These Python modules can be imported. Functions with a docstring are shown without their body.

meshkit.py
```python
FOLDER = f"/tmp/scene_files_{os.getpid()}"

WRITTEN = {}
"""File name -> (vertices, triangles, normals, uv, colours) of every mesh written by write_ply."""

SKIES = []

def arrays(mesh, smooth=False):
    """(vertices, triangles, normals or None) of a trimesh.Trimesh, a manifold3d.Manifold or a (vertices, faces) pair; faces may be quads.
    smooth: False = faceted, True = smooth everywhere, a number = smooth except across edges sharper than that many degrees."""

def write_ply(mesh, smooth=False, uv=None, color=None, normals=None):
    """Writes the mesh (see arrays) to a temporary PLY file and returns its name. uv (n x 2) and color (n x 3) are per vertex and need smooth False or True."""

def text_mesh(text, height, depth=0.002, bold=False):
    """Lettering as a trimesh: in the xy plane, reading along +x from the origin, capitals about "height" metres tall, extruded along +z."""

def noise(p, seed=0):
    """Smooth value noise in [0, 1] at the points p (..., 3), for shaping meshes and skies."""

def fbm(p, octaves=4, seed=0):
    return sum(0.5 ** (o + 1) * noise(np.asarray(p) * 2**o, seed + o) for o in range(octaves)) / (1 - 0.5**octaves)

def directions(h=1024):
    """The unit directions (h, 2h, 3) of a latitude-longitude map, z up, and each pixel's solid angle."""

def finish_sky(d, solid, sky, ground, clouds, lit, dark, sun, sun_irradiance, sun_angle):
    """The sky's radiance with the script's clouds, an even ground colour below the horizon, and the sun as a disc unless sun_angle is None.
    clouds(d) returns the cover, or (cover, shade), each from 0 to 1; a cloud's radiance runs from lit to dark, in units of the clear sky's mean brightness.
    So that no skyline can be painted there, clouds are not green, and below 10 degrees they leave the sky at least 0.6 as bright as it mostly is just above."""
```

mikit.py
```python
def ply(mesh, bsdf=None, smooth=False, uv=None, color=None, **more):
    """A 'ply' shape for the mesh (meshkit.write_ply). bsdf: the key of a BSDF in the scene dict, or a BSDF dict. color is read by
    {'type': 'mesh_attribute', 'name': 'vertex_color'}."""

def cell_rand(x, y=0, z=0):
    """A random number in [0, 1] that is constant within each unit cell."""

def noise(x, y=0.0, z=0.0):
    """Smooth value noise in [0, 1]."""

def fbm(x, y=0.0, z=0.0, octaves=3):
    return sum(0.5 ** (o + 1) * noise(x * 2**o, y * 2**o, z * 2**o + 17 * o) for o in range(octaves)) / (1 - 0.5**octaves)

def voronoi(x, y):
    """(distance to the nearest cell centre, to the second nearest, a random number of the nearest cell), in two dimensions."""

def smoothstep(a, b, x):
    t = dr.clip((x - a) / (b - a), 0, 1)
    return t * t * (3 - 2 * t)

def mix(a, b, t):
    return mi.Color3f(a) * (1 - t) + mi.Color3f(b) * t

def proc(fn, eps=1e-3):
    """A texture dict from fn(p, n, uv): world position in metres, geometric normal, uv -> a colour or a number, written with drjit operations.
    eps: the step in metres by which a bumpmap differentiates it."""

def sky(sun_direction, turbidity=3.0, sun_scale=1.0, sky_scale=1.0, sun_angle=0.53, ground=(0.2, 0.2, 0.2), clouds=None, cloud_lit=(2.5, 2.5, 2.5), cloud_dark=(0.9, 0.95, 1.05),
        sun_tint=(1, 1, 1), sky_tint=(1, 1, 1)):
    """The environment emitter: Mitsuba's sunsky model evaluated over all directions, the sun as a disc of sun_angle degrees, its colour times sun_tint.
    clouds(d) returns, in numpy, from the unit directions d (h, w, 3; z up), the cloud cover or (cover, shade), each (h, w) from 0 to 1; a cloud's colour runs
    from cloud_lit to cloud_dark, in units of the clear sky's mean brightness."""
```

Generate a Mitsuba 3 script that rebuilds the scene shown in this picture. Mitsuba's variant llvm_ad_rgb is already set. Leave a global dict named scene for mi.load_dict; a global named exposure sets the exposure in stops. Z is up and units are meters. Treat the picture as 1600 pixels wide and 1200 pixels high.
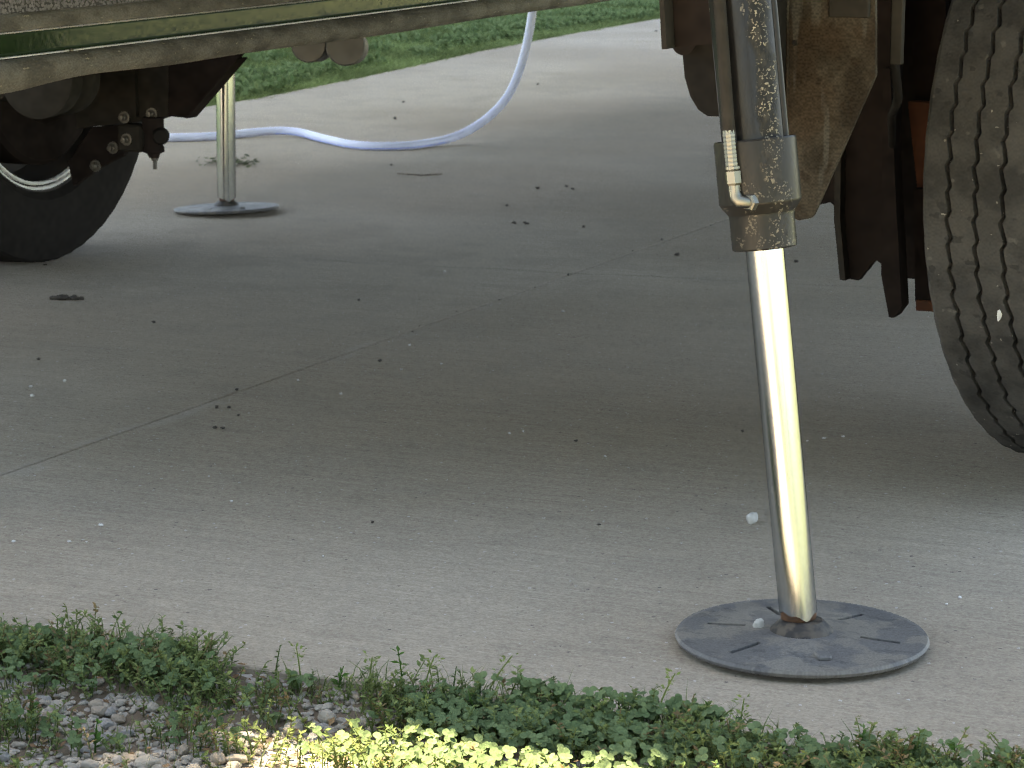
import math, random
import numpy as np, trimesh, manifold3d as m3
import mitsuba as mi, drjit as dr
import mikit, meshkit
from mikit import proc, noise, fbm, voronoi, cell_rand, smoothstep, mix
from shapely.geometry import Polygon

# x runs across the vehicle, y along it (away from the camera end), z up; metres. The camera stands at x = 0, y = 0.
T = mi.ScalarTransform4f
scene, labels = {'type': 'scene'}, {}
YAW = math.radians(24.1)
CAM = np.array([0.0, 0.0, 0.724])
PITCH = math.radians(11.17)
fwd = np.array([-math.sin(YAW) * math.cos(PITCH), math.cos(YAW) * math.cos(PITCH), -math.sin(PITCH)])
scene['camera'] = {'type': 'thinlens', 'fov': 23.73, 'fov_axis': 'x', 'near_clip': 0.05, 'far_clip': 2000.0,
                   'aperture_radius': 0.0013, 'focus_distance': 2.6,
                   'to_world': T().look_at(origin=CAM.tolist(), target=(CAM + fwd).tolist(), up=[0, 0, 1])}
SUN_EL, SUN_AZ = math.radians(74), math.radians(22)          # the sun stands on the far left side of the vehicle
scene['sky'] = mikit.sky([-math.cos(SUN_EL) * math.cos(SUN_AZ), math.cos(SUN_EL) * math.sin(SUN_AZ), math.sin(SUN_EL)], turbidity=3.5, sky_scale=0.62, sky_tint=(1.27, 1.0, 0.735), sun_tint=(1.05, 1.0, 0.85))
exposure = 4.95

R0 = np.array([math.cos(YAW), math.sin(YAW), 0])            # to the right of someone standing at the near end
F0 = np.array([math.sin(YAW), -math.cos(YAW), 0])           # towards that person
rng = np.random.default_rng(7)
random.seed(7)

# ------------------------------------------------------------------ helpers
def numbered(key):
    if key not in scene and key not in labels: return key
    i = 1
    while f'{key}_{i:03d}' in scene or f'{key}_{i:03d}' in labels: i += 1
    return f'{key}_{i:03d}'

def add(key, mesh, mat, smooth=False, label=None, cat=None, group=None, kind=None, color=None, numb=True):
    if numb: key = numbered(key)
    scene[key] = mikit.ply(mesh, mat, smooth=smooth, color=color)
    d = {k: v for k, v in (('label', label), ('category', cat), ('group', group), ('kind', kind)) if v}
    if d: labels[key] = {**labels.get(key, {}), **d}
    return key

def thing(key, label, cat, group=None):
    key = numbered(key)
    labels[key] = {'label': label, 'category': cat}
    if group: labels[key]['group'] = group
    return key

def cat_(*ms): return trimesh.util.concatenate([m for m in ms if m is not None])

def box(x0, x1, y0, y1, z0, z1, b=0.0):
    if b <= 0:
        return trimesh.creation.box(bounds=[[x0, y0, z0], [x1, y1, z1]])
    pts = []
    for sx, sy, sz in np.ndindex(2, 2, 2):
        c = np.array([(x0, x1)[sx], (y0, y1)[sy], (z0, z1)[sz]])
        s = np.array([1 - 2 * sx, 1 - 2 * sy, 1 - 2 * sz]) * b
        pts += [c + s * [0, 1, 1], c + s * [1, 0, 1], c + s * [1, 1, 0]]
    return trimesh.convex.convex_hull(np.array(pts))

def frame_of(d):
    d = np.asarray(d, float) / np.linalg.norm(d)
    a = np.cross(d, [0, 0, 1]) if abs(d[2]) < 0.9 else np.cross(d, [0, 1, 0])
    a /= np.linalg.norm(a)
    return a, np.cross(d, a), d

def tube(path, r, n=14, caps=True):
    path = np.asarray(path, float); k = len(path)
    r = np.broadcast_to(np.asarray(r, float), (k,))
    t = np.gradient(path, axis=0); t /= np.linalg.norm(t, axis=1, keepdims=True)
    a, b, _ = frame_of(t[0]); rings = []
    for i in range(k):
        a = a - t[i] * (a @ t[i]); a /= np.linalg.norm(a); b = np.cross(t[i], a)
        ph = np.linspace(0, 2 * np.pi, n, endpoint=False)
        rings.append(path[i] + r[i] * (np.cos(ph)[:, None] * a + np.sin(ph)[:, None] * b))
    v = np.vstack(rings + [path[:1], path[-1:]]); f = []
    for i in range(k - 1):
        for j in range(n):
            p, q = i * n + j, i * n + (j + 1) % n
            f += [[p, q, q + n], [p, q + n, p + n]]
    if caps:
        for j in range(n):
            f += [[k * n, (j + 1) % n, j], [k * n + 1, (k - 1) * n + j, (k - 1) * n + (j + 1) % n]]
    return trimesh.Trimesh(v, f, process=False)

def lathe(profile, origin, axis, n=64, closed=True, jit=None):
    """profile: (radius, distance along the axis) pairs from one end to the other."""
    a, b, d = frame_of(axis); o = np.asarray(origin, float)
    ph = np.linspace(0, 2 * np.pi, n, endpoint=False)
    v = [o + d * h + r * (np.cos(ph)[:, None] * a + np.sin(ph)[:, None] * b) + (0 if jit is None else jit(i, ph)[:, None] * d) for i, (r, h) in enumerate(profile)]
    v = np.vstack(v); f = []
    for i in range(len(profile) - 1):
        for j in range(n):
            p, q = i * n + j, i * n + (j + 1) % n
            f += [[p, q, q + n], [p, q + n, p + n]]
    f = np.array(f); q = v - v.mean(0)
    if np.einsum('ij,ij->i', q[f[:, 0]], np.cross(q[f[:, 1]], q[f[:, 2]])).sum() < 0: f = f[:, ::-1]
    return trimesh.Trimesh(v, f, process=False)

def reach_up(poly, z=0.922):
    """Hangers and brackets reach up to the vehicle floor: their top corners go on along their own edges."""
    p = np.array(poly, float); top = p[:, 1] > 0.64; n = len(p)
    if not top.any(): return poly
    q = p.copy()
    for i in np.nonzero(top)[0]:
        for j in ((i - 1) % n, (i + 1) % n):
            if not top[j]: q[i] = p[i] + (p[i] - p[j]) * (z - p[i, 1]) / (p[i, 1] - p[j, 1])
    return q

def prism(poly, d0, d1, plane='y'):
    """Extrudes the polygon: 'y' takes (x, z) pairs between y = d0 and d1; 'x' takes (y, z); 'z' takes (x, y)."""
    if plane == 'y': poly = reach_up(poly)
    m = trimesh.creation.extrude_polygon(Polygon(poly).buffer(0), d1 - d0, engine='earcut')
    v = m.vertices.copy()
    if plane == 'y': v = np.c_[v[:, 0], d0 + v[:, 2], v[:, 1]]; m = trimesh.Trimesh(v, m.faces[:, ::-1], process=False)
    elif plane == 'x': m = trimesh.Trimesh(np.c_[d0 + v[:, 2], v[:, 0], v[:, 1]], m.faces, process=False)
    else: m = trimesh.Trimesh(np.c_[v[:, 0], v[:, 1], d0 + v[:, 2]], m.faces, process=False)
    return m

def sweep_profile(prof, ys, off=None):
    """prof: open (x, z) polyline swept along y."""
    prof = np.asarray(prof, float); n = len(prof); v = []
    for y in ys:
        q = prof.copy()
        if off is not None: q = off(q, y)
        v.append(np.c_[q[:, 0], np.full(n, y), q[:, 1]])
    f = []
    for i in range(len(ys) - 1):
        for j in range(n - 1):
            p = i * n + j
            f += [[p, p + 1, p + n + 1], [p, p + n + 1, p + n]]
    return trimesh.Trimesh(np.vstack(v), f, process=False)

def stone_mesh(r, seed, sub=1, flat=0.7):
    g = np.random.default_rng(seed)
    m = trimesh.creation.icosphere(subdivisions=sub, radius=1.0)
    n = meshkit.noise(m.vertices * 1.3 + g.uniform(0, 99, 3))
    v = m.vertices * (0.7 + 0.6 * n)[:, None]
    for _ in range(4):                                        # chopped faces
        d = g.normal(size=3); d /= np.linalg.norm(d); h = g.uniform(0.55, 0.85)
        e = v @ d - h; v = v - np.maximum(e, 0)[:, None] * d * 0.9
    v *= np.array([1.0, g.uniform(0.65, 1.0), flat * g.uniform(0.7, 1.1)]) * r
    a = g.uniform(0, 2 * np.pi); c, s = np.cos(a), np.sin(a)
    v = v @ np.array([[c, s, 0], [-s, c, 0], [0, 0, 1]])
    return trimesh.Trimesh(v, m.faces, process=False)

# ------------------------------------------------------------------ materials
def rgb(r, g=None, b=None): return {'type': 'rgb', 'value': [r, r if g is None else g, r if b is None else b]}
def pri(name, color, rough=0.6, bump=None, bscale=1.0, two=False, **kw):
    d = {'type': 'principled', 'base_color': color if isinstance(color, dict) else rgb(*color), 'roughness': rough, **kw}
    if bump is not None: d = {'type': 'bumpmap', 'arbitrary': bump, 'scale': bscale, 'bsdf': d}
    if two: d = {'type': 'twosided', 'bsdf': d}
    scene[name] = d
    return name

def concrete_c(p, n, uv):
    x, y = p.x, p.y
    big = fbm(x * 0.9 + 3, y * 0.9, 1.0, 3)
    c = mix((0.295, 0.250, 0.192), (0.368, 0.322, 0.258), smoothstep(0.3, 0.7, big))
    stain = smoothstep(0.60, 0.74, fbm(x * 2.3 + 40, y * 2.3 + 7, 2.0, 4))
    c = mix(c, (0.25, 0.212, 0.158), stain * 0.28)
    blot = smoothstep(0.52, 0.7, fbm(x * 9 + 11, y * 9, 3.0, 3))
    c = mix(c, (0.262, 0.228, 0.182), blot * 0.30)
    broom = noise(x * 14, y * 330, 0.5) * 0.6 + noise(x * 45, y * 700, 4.5) * 0.4
    c *= 0.77 + 0.46 * broom
    gr = noise(x * 520, y * 520, 9.0)
    c *= 0.76 + 0.30 * gr + 0.18 * noise(x * 240, y * 240, 6.0)
    d, e, k = voronoi(x * 95, y * 95)
    c = mix(c, (0.11, 0.10, 0.088), dr.select((k > 0.89) & (d < 0.03 + 0.19 * dr.square(cell_rand(dr.floor(k * 4096)))), 0.35 + 0.4 * cell_rand(dr.floor(k * 4096), 7), 0.0))
    d2, e2, k2 = voronoi(x * 70 + 31, y * 70 + 17)
    c = mix(c, (0.50, 0.48, 0.45), dr.select((k2 > 0.90) & (d2 < 0.03 + 0.11 * cell_rand(dr.floor(k2 * 4096), 3)), 0.7, 0.0))
    # a hairline crack crossing the slab, and lime washed out beside the long joint
    t = (x + 2.6) / 1.2
    cy = 4.37 + 0.055 * (x + 2.6) / 0.6 + 0.02 * (noise(x * 7, 2.0) - 0.5) + 0.008 * (noise(x * 60, 8.0) - 0.5)
    line = (1 - smoothstep(0.0015, 0.006, dr.abs(y - cy))) * smoothstep(-0.3, 0.3, t) * (1 - smoothstep(1.0, 1.5, t)) * (0.4 + 0.6 * noise(x * 25, 5.0))
    c = mix(c, (0.13, 0.12, 0.105), line * 0.7)
    lime = (1 - smoothstep(0.004, 0.03, dr.abs(x + 1.846 + 0.02 * (noise(y * 18, 6.0) - 0.5)))) * smoothstep(0.45, 0.7, noise(y * 9, x * 30, 7.0)) * (1 - smoothstep(3.4, 4.4, y))
    c = mix(c, (0.44, 0.43, 0.42), lime * 0.15)
    return c

def concrete_b(p, n, uv):
    x, y = p.x, p.y
    return 0.0012 * noise(x * 12, y * 300, 0.5) + 0.0007 * noise(x * 480, y * 480, 9.0) + 0.002 * fbm(x * 30, y * 30, 2.0, 2)
pri('concrete', proc(concrete_c), 0.85, proc(concrete_b, eps=6e-4), 0.8, specular=0.25)
pri('joint_dirt', proc(lambda p, n, uv: mix((0.05, 0.045, 0.037), (0.20, 0.178, 0.148), smoothstep(0.35, 0.65, noise(p.x * 30 + 3, p.y * 22)))), 0.95)

pri('soil', proc(lambda p, n, uv: mix(mix((0.10, 0.075, 0.05), (0.19, 0.155, 0.115), fbm(p.x * 14, p.y * 14, 0, 3)), (0.34, 0.32, 0.29), smoothstep(0.5, 0.7, noise(p.x * 160, p.y * 160, 3)))), 0.95,
    proc(lambda p, n, uv: 0.006 * fbm(p.x * 60, p.y * 60, 0, 3), eps=1e-3), 1.0)
pri('gravel_bed', proc(lambda p, n, uv: mix(mix((0.27, 0.235, 0.19), (0.47, 0.45, 0.41), voronoi(p.x * 60, p.y * 60)[2]), (0.14, 0.11, 0.075), smoothstep(0.35, 0.6, voronoi(p.x * 60, p.y * 60)[0]))), 0.95)
pri('turf', proc(lambda p, n, uv: mix(mix((0.048, 0.066, 0.034), (0.072, 0.094, 0.050), fbm(p.x * 3, p.y * 3, 0, 3)), (0.11, 0.10, 0.05), smoothstep(0.5, 0.8, noise(p.x * 40, p.y * 40, 5)) * 0.5)), 0.95)

pri('lawn_turf', proc(lambda p, n, uv: mix((0.12, 0.18, 0.07), (0.17, 0.24, 0.10), fbm(p.x * 6, p.y * 6, 0, 3))), 0.95)
pri('leaf', {'type': 'mesh_attribute', 'name': 'vertex_color'}, 0.5, specular=0.4)
scene['leaf'] = {'type': 'principledthin', 'base_color': {'type': 'mesh_attribute', 'name': 'vertex_color'}, 'roughness': 0.45, 'diff_trans': 0.45, 'eta': 1.4}
pri('bark', proc(lambda p, n, uv: mix((0.09, 0.07, 0.05), (0.2, 0.165, 0.13), fbm(p.x * 20, p.y * 20, p.z * 4, 3))), 0.9)
pri('limestone', proc(lambda p, n, uv: mix(mix((0.24, 0.215, 0.175), (0.39, 0.36, 0.31), fbm(p.x * 40 + 9, p.y * 40, p.z * 40, 2)), (0.22, 0.19, 0.15), smoothstep(0.55, 0.8, noise(p.x * 300, p.y * 300, p.z * 300)) * 0.6)), 0.85)
pri('limestone_tan', proc(lambda p, n, uv: mix((0.23, 0.19, 0.145), (0.36, 0.315, 0.255), fbm(p.x * 60, p.y * 60 + 5, p.z * 60, 3))), 0.85)
pri('limestone_blue', proc(lambda p, n, uv: mix((0.21, 0.20, 0.185), (0.33, 0.32, 0.305), fbm(p.x * 60, p.y * 60 + 5, p.z * 60, 3))), 0.85)
pri('limestone_pale', proc(lambda p, n, uv: mix((0.38, 0.37, 0.34), (0.62, 0.61, 0.58), fbm(p.x * 150, p.y * 150, p.z * 150, 3))), 0.6)
pri('white_stone', proc(lambda p, n, uv: mix((0.6, 0.58, 0.54), (0.8, 0.79, 0.77), noise(p.x * 200, p.y * 200, p.z * 200))), 0.8)
pri('dark_crumb', proc(lambda p, n, uv: mix((0.035, 0.03, 0.025), (0.09, 0.078, 0.062), noise(p.x * 200, p.y * 200, p.z * 200))), 0.9)

scene['chrome'] = {'type': 'roughconductor', 'material': 'none', 'alpha': 0.03, 'distribution': 'ggx', 'specular_reflectance': rgb(0.47, 0.485, 0.485)}
def mud(p, s=1.0):
    wx, wz = 0.004 * (noise(p.x * 260, p.y * 260, p.z * 260) - 0.5), 0.005 * (noise(p.z * 230, p.x * 230 + 5, p.y * 230) - 0.5)
    u, z = p.x * 0.913 + p.y * 0.408 + p.z * 0.1 + wx, p.z + wz
    d, e, k = voronoi(u * 400 * s, z * 360 * s)
    d2, e2, k2 = voronoi(u * 210 + 7, z * 170)
    return dr.select(((k > 0.42) & (d < 0.06 + 0.42 * noise(p.x * 300, p.y * 300, p.z * 300))) | ((k2 > 0.72) & (d2 < 0.04 + 0.26 * noise(p.x * 200, p.y * 200, p.z * 200))), 1.0, 0.0)
def streak(p):                       # the mud hit the right-hand side of the barrel in a ragged band
    u = (p.x + 0.7506) * 0.913 + (p.y - 2.2534) * 0.408 + (p.z - 0.5) * 0.110
    w = u + 0.012 * (noise(p.z * 40, 3.0) - 0.5)
    return smoothstep(0.0, 0.008, w) * (1 - smoothstep(0.017, 0.026, w))
def black_c(p, n, uv):
    base = mix((0.006, 0.006, 0.007), (0.018, 0.017, 0.015), fbm(p.x * 90, p.y * 90, p.z * 30, 3))
    sp = mud(p) * (0.5 * smoothstep(0.70, 0.74, noise(p.x * 70, p.y * 70, p.z * 40)) + streak(p) * smoothstep(0.25, 0.5, noise(p.x * 120, p.y * 120, p.z * 60)))
    film = streak(p) * smoothstep(0.4, 0.75, fbm(p.x * 150, p.y * 150, p.z * 90, 3))
    return mix(mix(base, (0.075, 0.066, 0.05), film * 0.35), (0.36, 0.315, 0.235), dr.minimum(sp, 1) * (0.45 + 0.55 * noise(p.x * 150, p.y * 150, p.z * 150)))
def black_r(p, n, uv): return 0.13 + 0.35 * streak(p) + 0.15 * fbm(p.x * 120, p.y * 120, p.z * 60, 2)
pri('black_paint', proc(black_c), proc(black_r), proc(lambda p, n, uv: 0.0007 * mud(p) * streak(p) + 0.00006 * noise(p.x * 260, p.y * 260, p.z * 120), eps=5e-4), 0.6, specular=0.24)
pri('sleeve_paint', proc(lambda p, n, uv: mix(black_c(p, n, uv), (0.035, 0.032, 0.026), 0.3)), 0.32, proc(lambda p, n, uv: 0.0008 * mud(p) * streak(p) + 0.00012 * noise(p.x * 260, p.y * 260, p.z * 160), eps=5e-4), 0.6, specular=0.24)
scene['nickel'] = {'type': 'roughconductor', 'material': 'none', 'alpha': 0.30, 'specular_reflectance': rgb(0.30, 0.29, 0.245)}
def pad_c(p, n, uv):
    dust = smoothstep(0.42, 0.58, fbm(p.x * 30 + 5, p.y * 30, 1.0, 4) + 0.10 * (noise(p.x * 260, p.y * 260, 2.0) - 0.5))
    c = mix((0.118, 0.115, 0.112), (0.185, 0.170, 0.145), dust * 0.75)
    scuff = smoothstep(0.60, 0.72, fbm(p.x * 55, p.y * 90, 4.0, 4))
    c = mix(c, (0.06, 0.061, 0.063), scuff * 0.4)
    return c * (0.85 + 0.3 * noise(p.x * 600, p.y * 600, 5.0))
pri('pad_paint', proc(pad_c), 0.55, proc(lambda p, n, uv: 0.0006 * fbm(p.x * 60, p.y * 60, 1.0, 3), eps=6e-4), 1.0)
pri('pad_boss', proc(lambda p, n, uv: mix((0.022, 0.02, 0.018), (0.085, 0.07, 0.052), smoothstep(0.35, 0.7, fbm(p.x * 110, p.y * 110, p.z * 110, 3)))), 0.6)
def rust_c(p, n, uv):
    a = fbm(p.x * 26, p.y * 26, p.z * 16, 4)
    c = mix((0.042, 0.032, 0.021), (0.098, 0.081, 0.058), smoothstep(0.30, 0.68, a))
    c = mix(c, (0.068, 0.044, 0.026), smoothstep(0.5, 0.66, fbm(p.x * 17 + 4, p.y * 17, p.z * 12 + 9, 3)) * 0.65)
    c = mix(c, (0.04, 0.026, 0.015), smoothstep(0.56, 0.7, fbm(p.x * 90, p.y * 90, p.z * 60, 3)) * 0.6)
    run = smoothstep(0.55, 0.75, noise(p.x * 150, p.y * 150, p.z * 13)) * smoothstep(0.4, 0.6, fbm(p.x * 30, 3.0, p.z * 20, 2))
    c = mix(c, (0.13, 0.122, 0.10), run * 0.6)
    return c * (0.36 + 0.42 * noise(p.x * 500, p.y * 500, p.z * 500))
pri('rusty_steel', proc(rust_c), 0.8, proc(lambda p, n, uv: 0.0007 * fbm(p.x * 220, p.y * 220, p.z * 220, 3), eps=6e-4), 1.0, specular=0.15)
pri('bright_rust', proc(lambda p, n, uv: mix((0.06, 0.022, 0.009), (0.115, 0.045, 0.018), fbm(p.x * 50, p.y * 50, p.z * 50, 3))), 0.85)
pri('rust_ring', proc(lambda p, n, uv: mix((0.025, 0.016, 0.011), (0.12, 0.055, 0.022), fbm(p.x * 150, p.y * 150, p.z * 150, 3))), 0.9)
pri('grimy_steel', proc(lambda p, n, uv: mix((0.014, 0.0125, 0.010), (0.042, 0.036, 0.028), fbm(p.x * 40, p.y * 40, p.z * 40, 4))), 0.75, specular=0.15)
pri('dark_steel', proc(lambda p, n, uv: mix((0.010, 0.008, 0.0075), (0.030, 0.022, 0.018), fbm(p.x * 40, p.y * 40, p.z * 40, 3))), 0.9, specular=0.08)
pri('grimy_grey', proc(lambda p, n, uv: mix((0.07, 0.063, 0.052), (0.14, 0.128, 0.105), fbm(p.x * 35, p.y * 35, p.z * 35, 3))), 0.6)
pri('bolt_metal', (0.16, 0.145, 0.12), 0.4, metallic=0.6)
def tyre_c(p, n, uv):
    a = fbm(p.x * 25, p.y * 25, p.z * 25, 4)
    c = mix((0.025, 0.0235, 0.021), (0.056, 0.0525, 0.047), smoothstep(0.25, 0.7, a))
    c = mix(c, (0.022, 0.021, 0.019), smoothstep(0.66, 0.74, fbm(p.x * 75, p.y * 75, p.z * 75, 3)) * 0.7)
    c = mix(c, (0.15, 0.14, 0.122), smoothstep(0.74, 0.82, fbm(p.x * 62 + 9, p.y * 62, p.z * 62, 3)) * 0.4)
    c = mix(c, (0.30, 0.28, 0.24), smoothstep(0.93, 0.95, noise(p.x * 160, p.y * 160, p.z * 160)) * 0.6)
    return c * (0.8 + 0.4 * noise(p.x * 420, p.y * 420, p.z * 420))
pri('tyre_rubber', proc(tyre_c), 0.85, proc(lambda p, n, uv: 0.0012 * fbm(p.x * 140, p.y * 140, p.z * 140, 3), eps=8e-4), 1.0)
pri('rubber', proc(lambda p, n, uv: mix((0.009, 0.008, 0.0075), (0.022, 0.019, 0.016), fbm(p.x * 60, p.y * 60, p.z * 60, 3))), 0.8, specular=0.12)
pri('rim_paint', (0.06, 0.054, 0.048), 0.6, two=True)
pri('rim_white', (0.82, 0.81, 0.77), 0.35, two=True)
def rail_c(p, n, uv):
    a = fbm(p.x * 40, p.y * 24, p.z * 40, 4)
    c = mix((0.085, 0.078, 0.062), (0.148, 0.138, 0.113), smoothstep(0.3, 0.7, a))
    c = mix(c, (0.36, 0.31, 0.20), smoothstep(0.90, 0.93, noise(p.x * 230, p.y * 190, p.z * 230)) * 0.6)
    return c * (0.72 + 0.56 * noise(p.x * 520, p.y * 420, p.z * 520))
pri('dusty_rail', proc(rail_c), 0.8, proc(lambda p, n, uv: 0.0008 * fbm(p.x * 200, p.y * 200, p.z * 200, 3), eps=6e-4), 1.0, two=True)
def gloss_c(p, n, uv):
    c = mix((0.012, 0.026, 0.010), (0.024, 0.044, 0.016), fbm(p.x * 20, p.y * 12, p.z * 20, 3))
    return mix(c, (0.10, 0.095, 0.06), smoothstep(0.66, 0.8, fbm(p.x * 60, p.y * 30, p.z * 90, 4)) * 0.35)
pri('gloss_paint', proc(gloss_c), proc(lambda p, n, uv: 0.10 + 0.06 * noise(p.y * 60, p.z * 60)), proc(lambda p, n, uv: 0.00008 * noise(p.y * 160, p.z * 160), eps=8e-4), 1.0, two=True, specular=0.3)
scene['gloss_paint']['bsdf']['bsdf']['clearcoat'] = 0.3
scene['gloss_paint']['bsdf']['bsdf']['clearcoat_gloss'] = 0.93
def wet_c(p, n, uv):
    d, e, k = voronoi(p.y * 210, p.z * 260)
    return mix(mix((0.12, 0.112, 0.114), (0.20, 0.188, 0.19), k), (0.045, 0.042, 0.04), smoothstep(0.40, 0.62, d + 0.3 * (noise(p.y * 300, p.z * 300) - 0.5)))
pri('undercoat', proc(wet_c), 0.5, proc(lambda p, n, uv: -0.0015 * voronoi(p.y * 210, p.z * 260)[0], eps=5e-4), 1.0, two=True)
pri('bright_edge', (0.62, 0.60, 0.57), 0.4, two=True)
pri('white_gelcoat', (0.76, 0.75, 0.72), 0.25)
pri('tinted_glass', (0.02, 0.022, 0.024), 0.08)
pri('underbody', (0.25, 0.24, 0.225), 0.85)
pri('hose_white', proc(lambda p, n, uv: mix((0.58, 0.61, 0.78), (0.66, 0.69, 0.84), noise(p.x * 30, p.y * 30, p.z * 30))), 0.35, two=True)
pri('hose_blue', (0.30, 0.37, 0.78), 0.35)
pri('dry_leaf', {'type': 'mesh_attribute', 'name': 'vertex_color'}, 0.8, two=True)

# ------------------------------------------------------------------ the setting
def sheet(poly, z): 
    m = trimesh.creation.triangulate_polygon(Polygon(poly), engine='earcut')
    return trimesh.Trimesh(np.c_[m[0], np.full(len(m[0]), z)], m[1], process=False)
add('ground', sheet([(-900, -900), (900, -900), (900, 900), (-900, 900)], -0.085), 'turf', label='open turf around the driveway', kind='structure')
EDGE = 1.955                                                  # near end of the driveway
FAR = [(-4.50, 1.955), (-4.56, 6.0), (-4.60, 7.285), (-4.65, 8.04), (-4.80, 9.134), (-4.953, 10.064), (-5.116, 11.0), (-5.362, 12.875), (-5.587, 15.035), (-5.85, 17.8), (-6.4, 24.0), (-7.4, 40.0)]
fx = lambda y: np.interp(y, [q[1] for q in FAR], [q[0] for q in FAR])
J = 0.0013
labels['driveway'] = {'label': 'concrete driveway of broom-finished slabs under the vehicle', 'kind': 'structure'}
ys = [EDGE, 6.68, 11.4, 16.1, 24.0, 40.0]
def slab(poly, key):
    b, top = 0.0016, Polygon(poly)
    if top.exterior.is_ccw is False: top = Polygon(list(top.exterior.coords)[::-1])
    pts = np.array(top.exterior.coords)[:-1]; n = len(pts)
    e = np.roll(pts, -1, 0) - pts; nn = np.c_[-e[:, 1], e[:, 0]]; nn /= np.linalg.norm(nn, axis=1, keepdims=True)
    prev = np.roll(nn, 1, 0); bis = (nn + prev) / (1 + (nn * prev).sum(1))[:, None]
    inn = pts + bis * b
    tt = trimesh.creation.triangulate_polygon(Polygon(inn), engine='earcut')
    v = np.vstack([np.c_[pts, np.full(n, -0.11)], np.c_[pts, np.full(n, -b)], np.c_[inn, np.zeros(n)]])
    f = []
    for L in (0, 1):
        for i in range(n):
            p, q = L * n + i, L * n + (i + 1) % n
            f += [[p, q, q + n], [p, q + n, p + n]]
    m = cat_(trimesh.Trimesh(v, f, process=False), trimesh.Trimesh(np.c_[tt[0], np.zeros(len(tt[0]))], tt[1], process=False))
    m.merge_vertices()
    add(key, m, 'concrete')
for i in range(5):
    y0, y1 = ys[i] + (J if i else 0), ys[i + 1] - J
    ja, jb = (0.0005, 0.0040) if i == 0 else (0.0036, 0.0036)
    left = [(fx(y0), y0)] + [(-1.85 - ja, y0), (-1.85 - jb, y1), (fx(y1), y1)] + [q for q in FAR[::-1] if y0 + 0.05 < q[1] < y1 - 0.05]
    slab(left, 'driveway__slab')
    slab([(-1.85 + ja, y0), (0.35, y0), (0.35, y1), (-1.85 + jb, y1)], 'driveway__slab')
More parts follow.
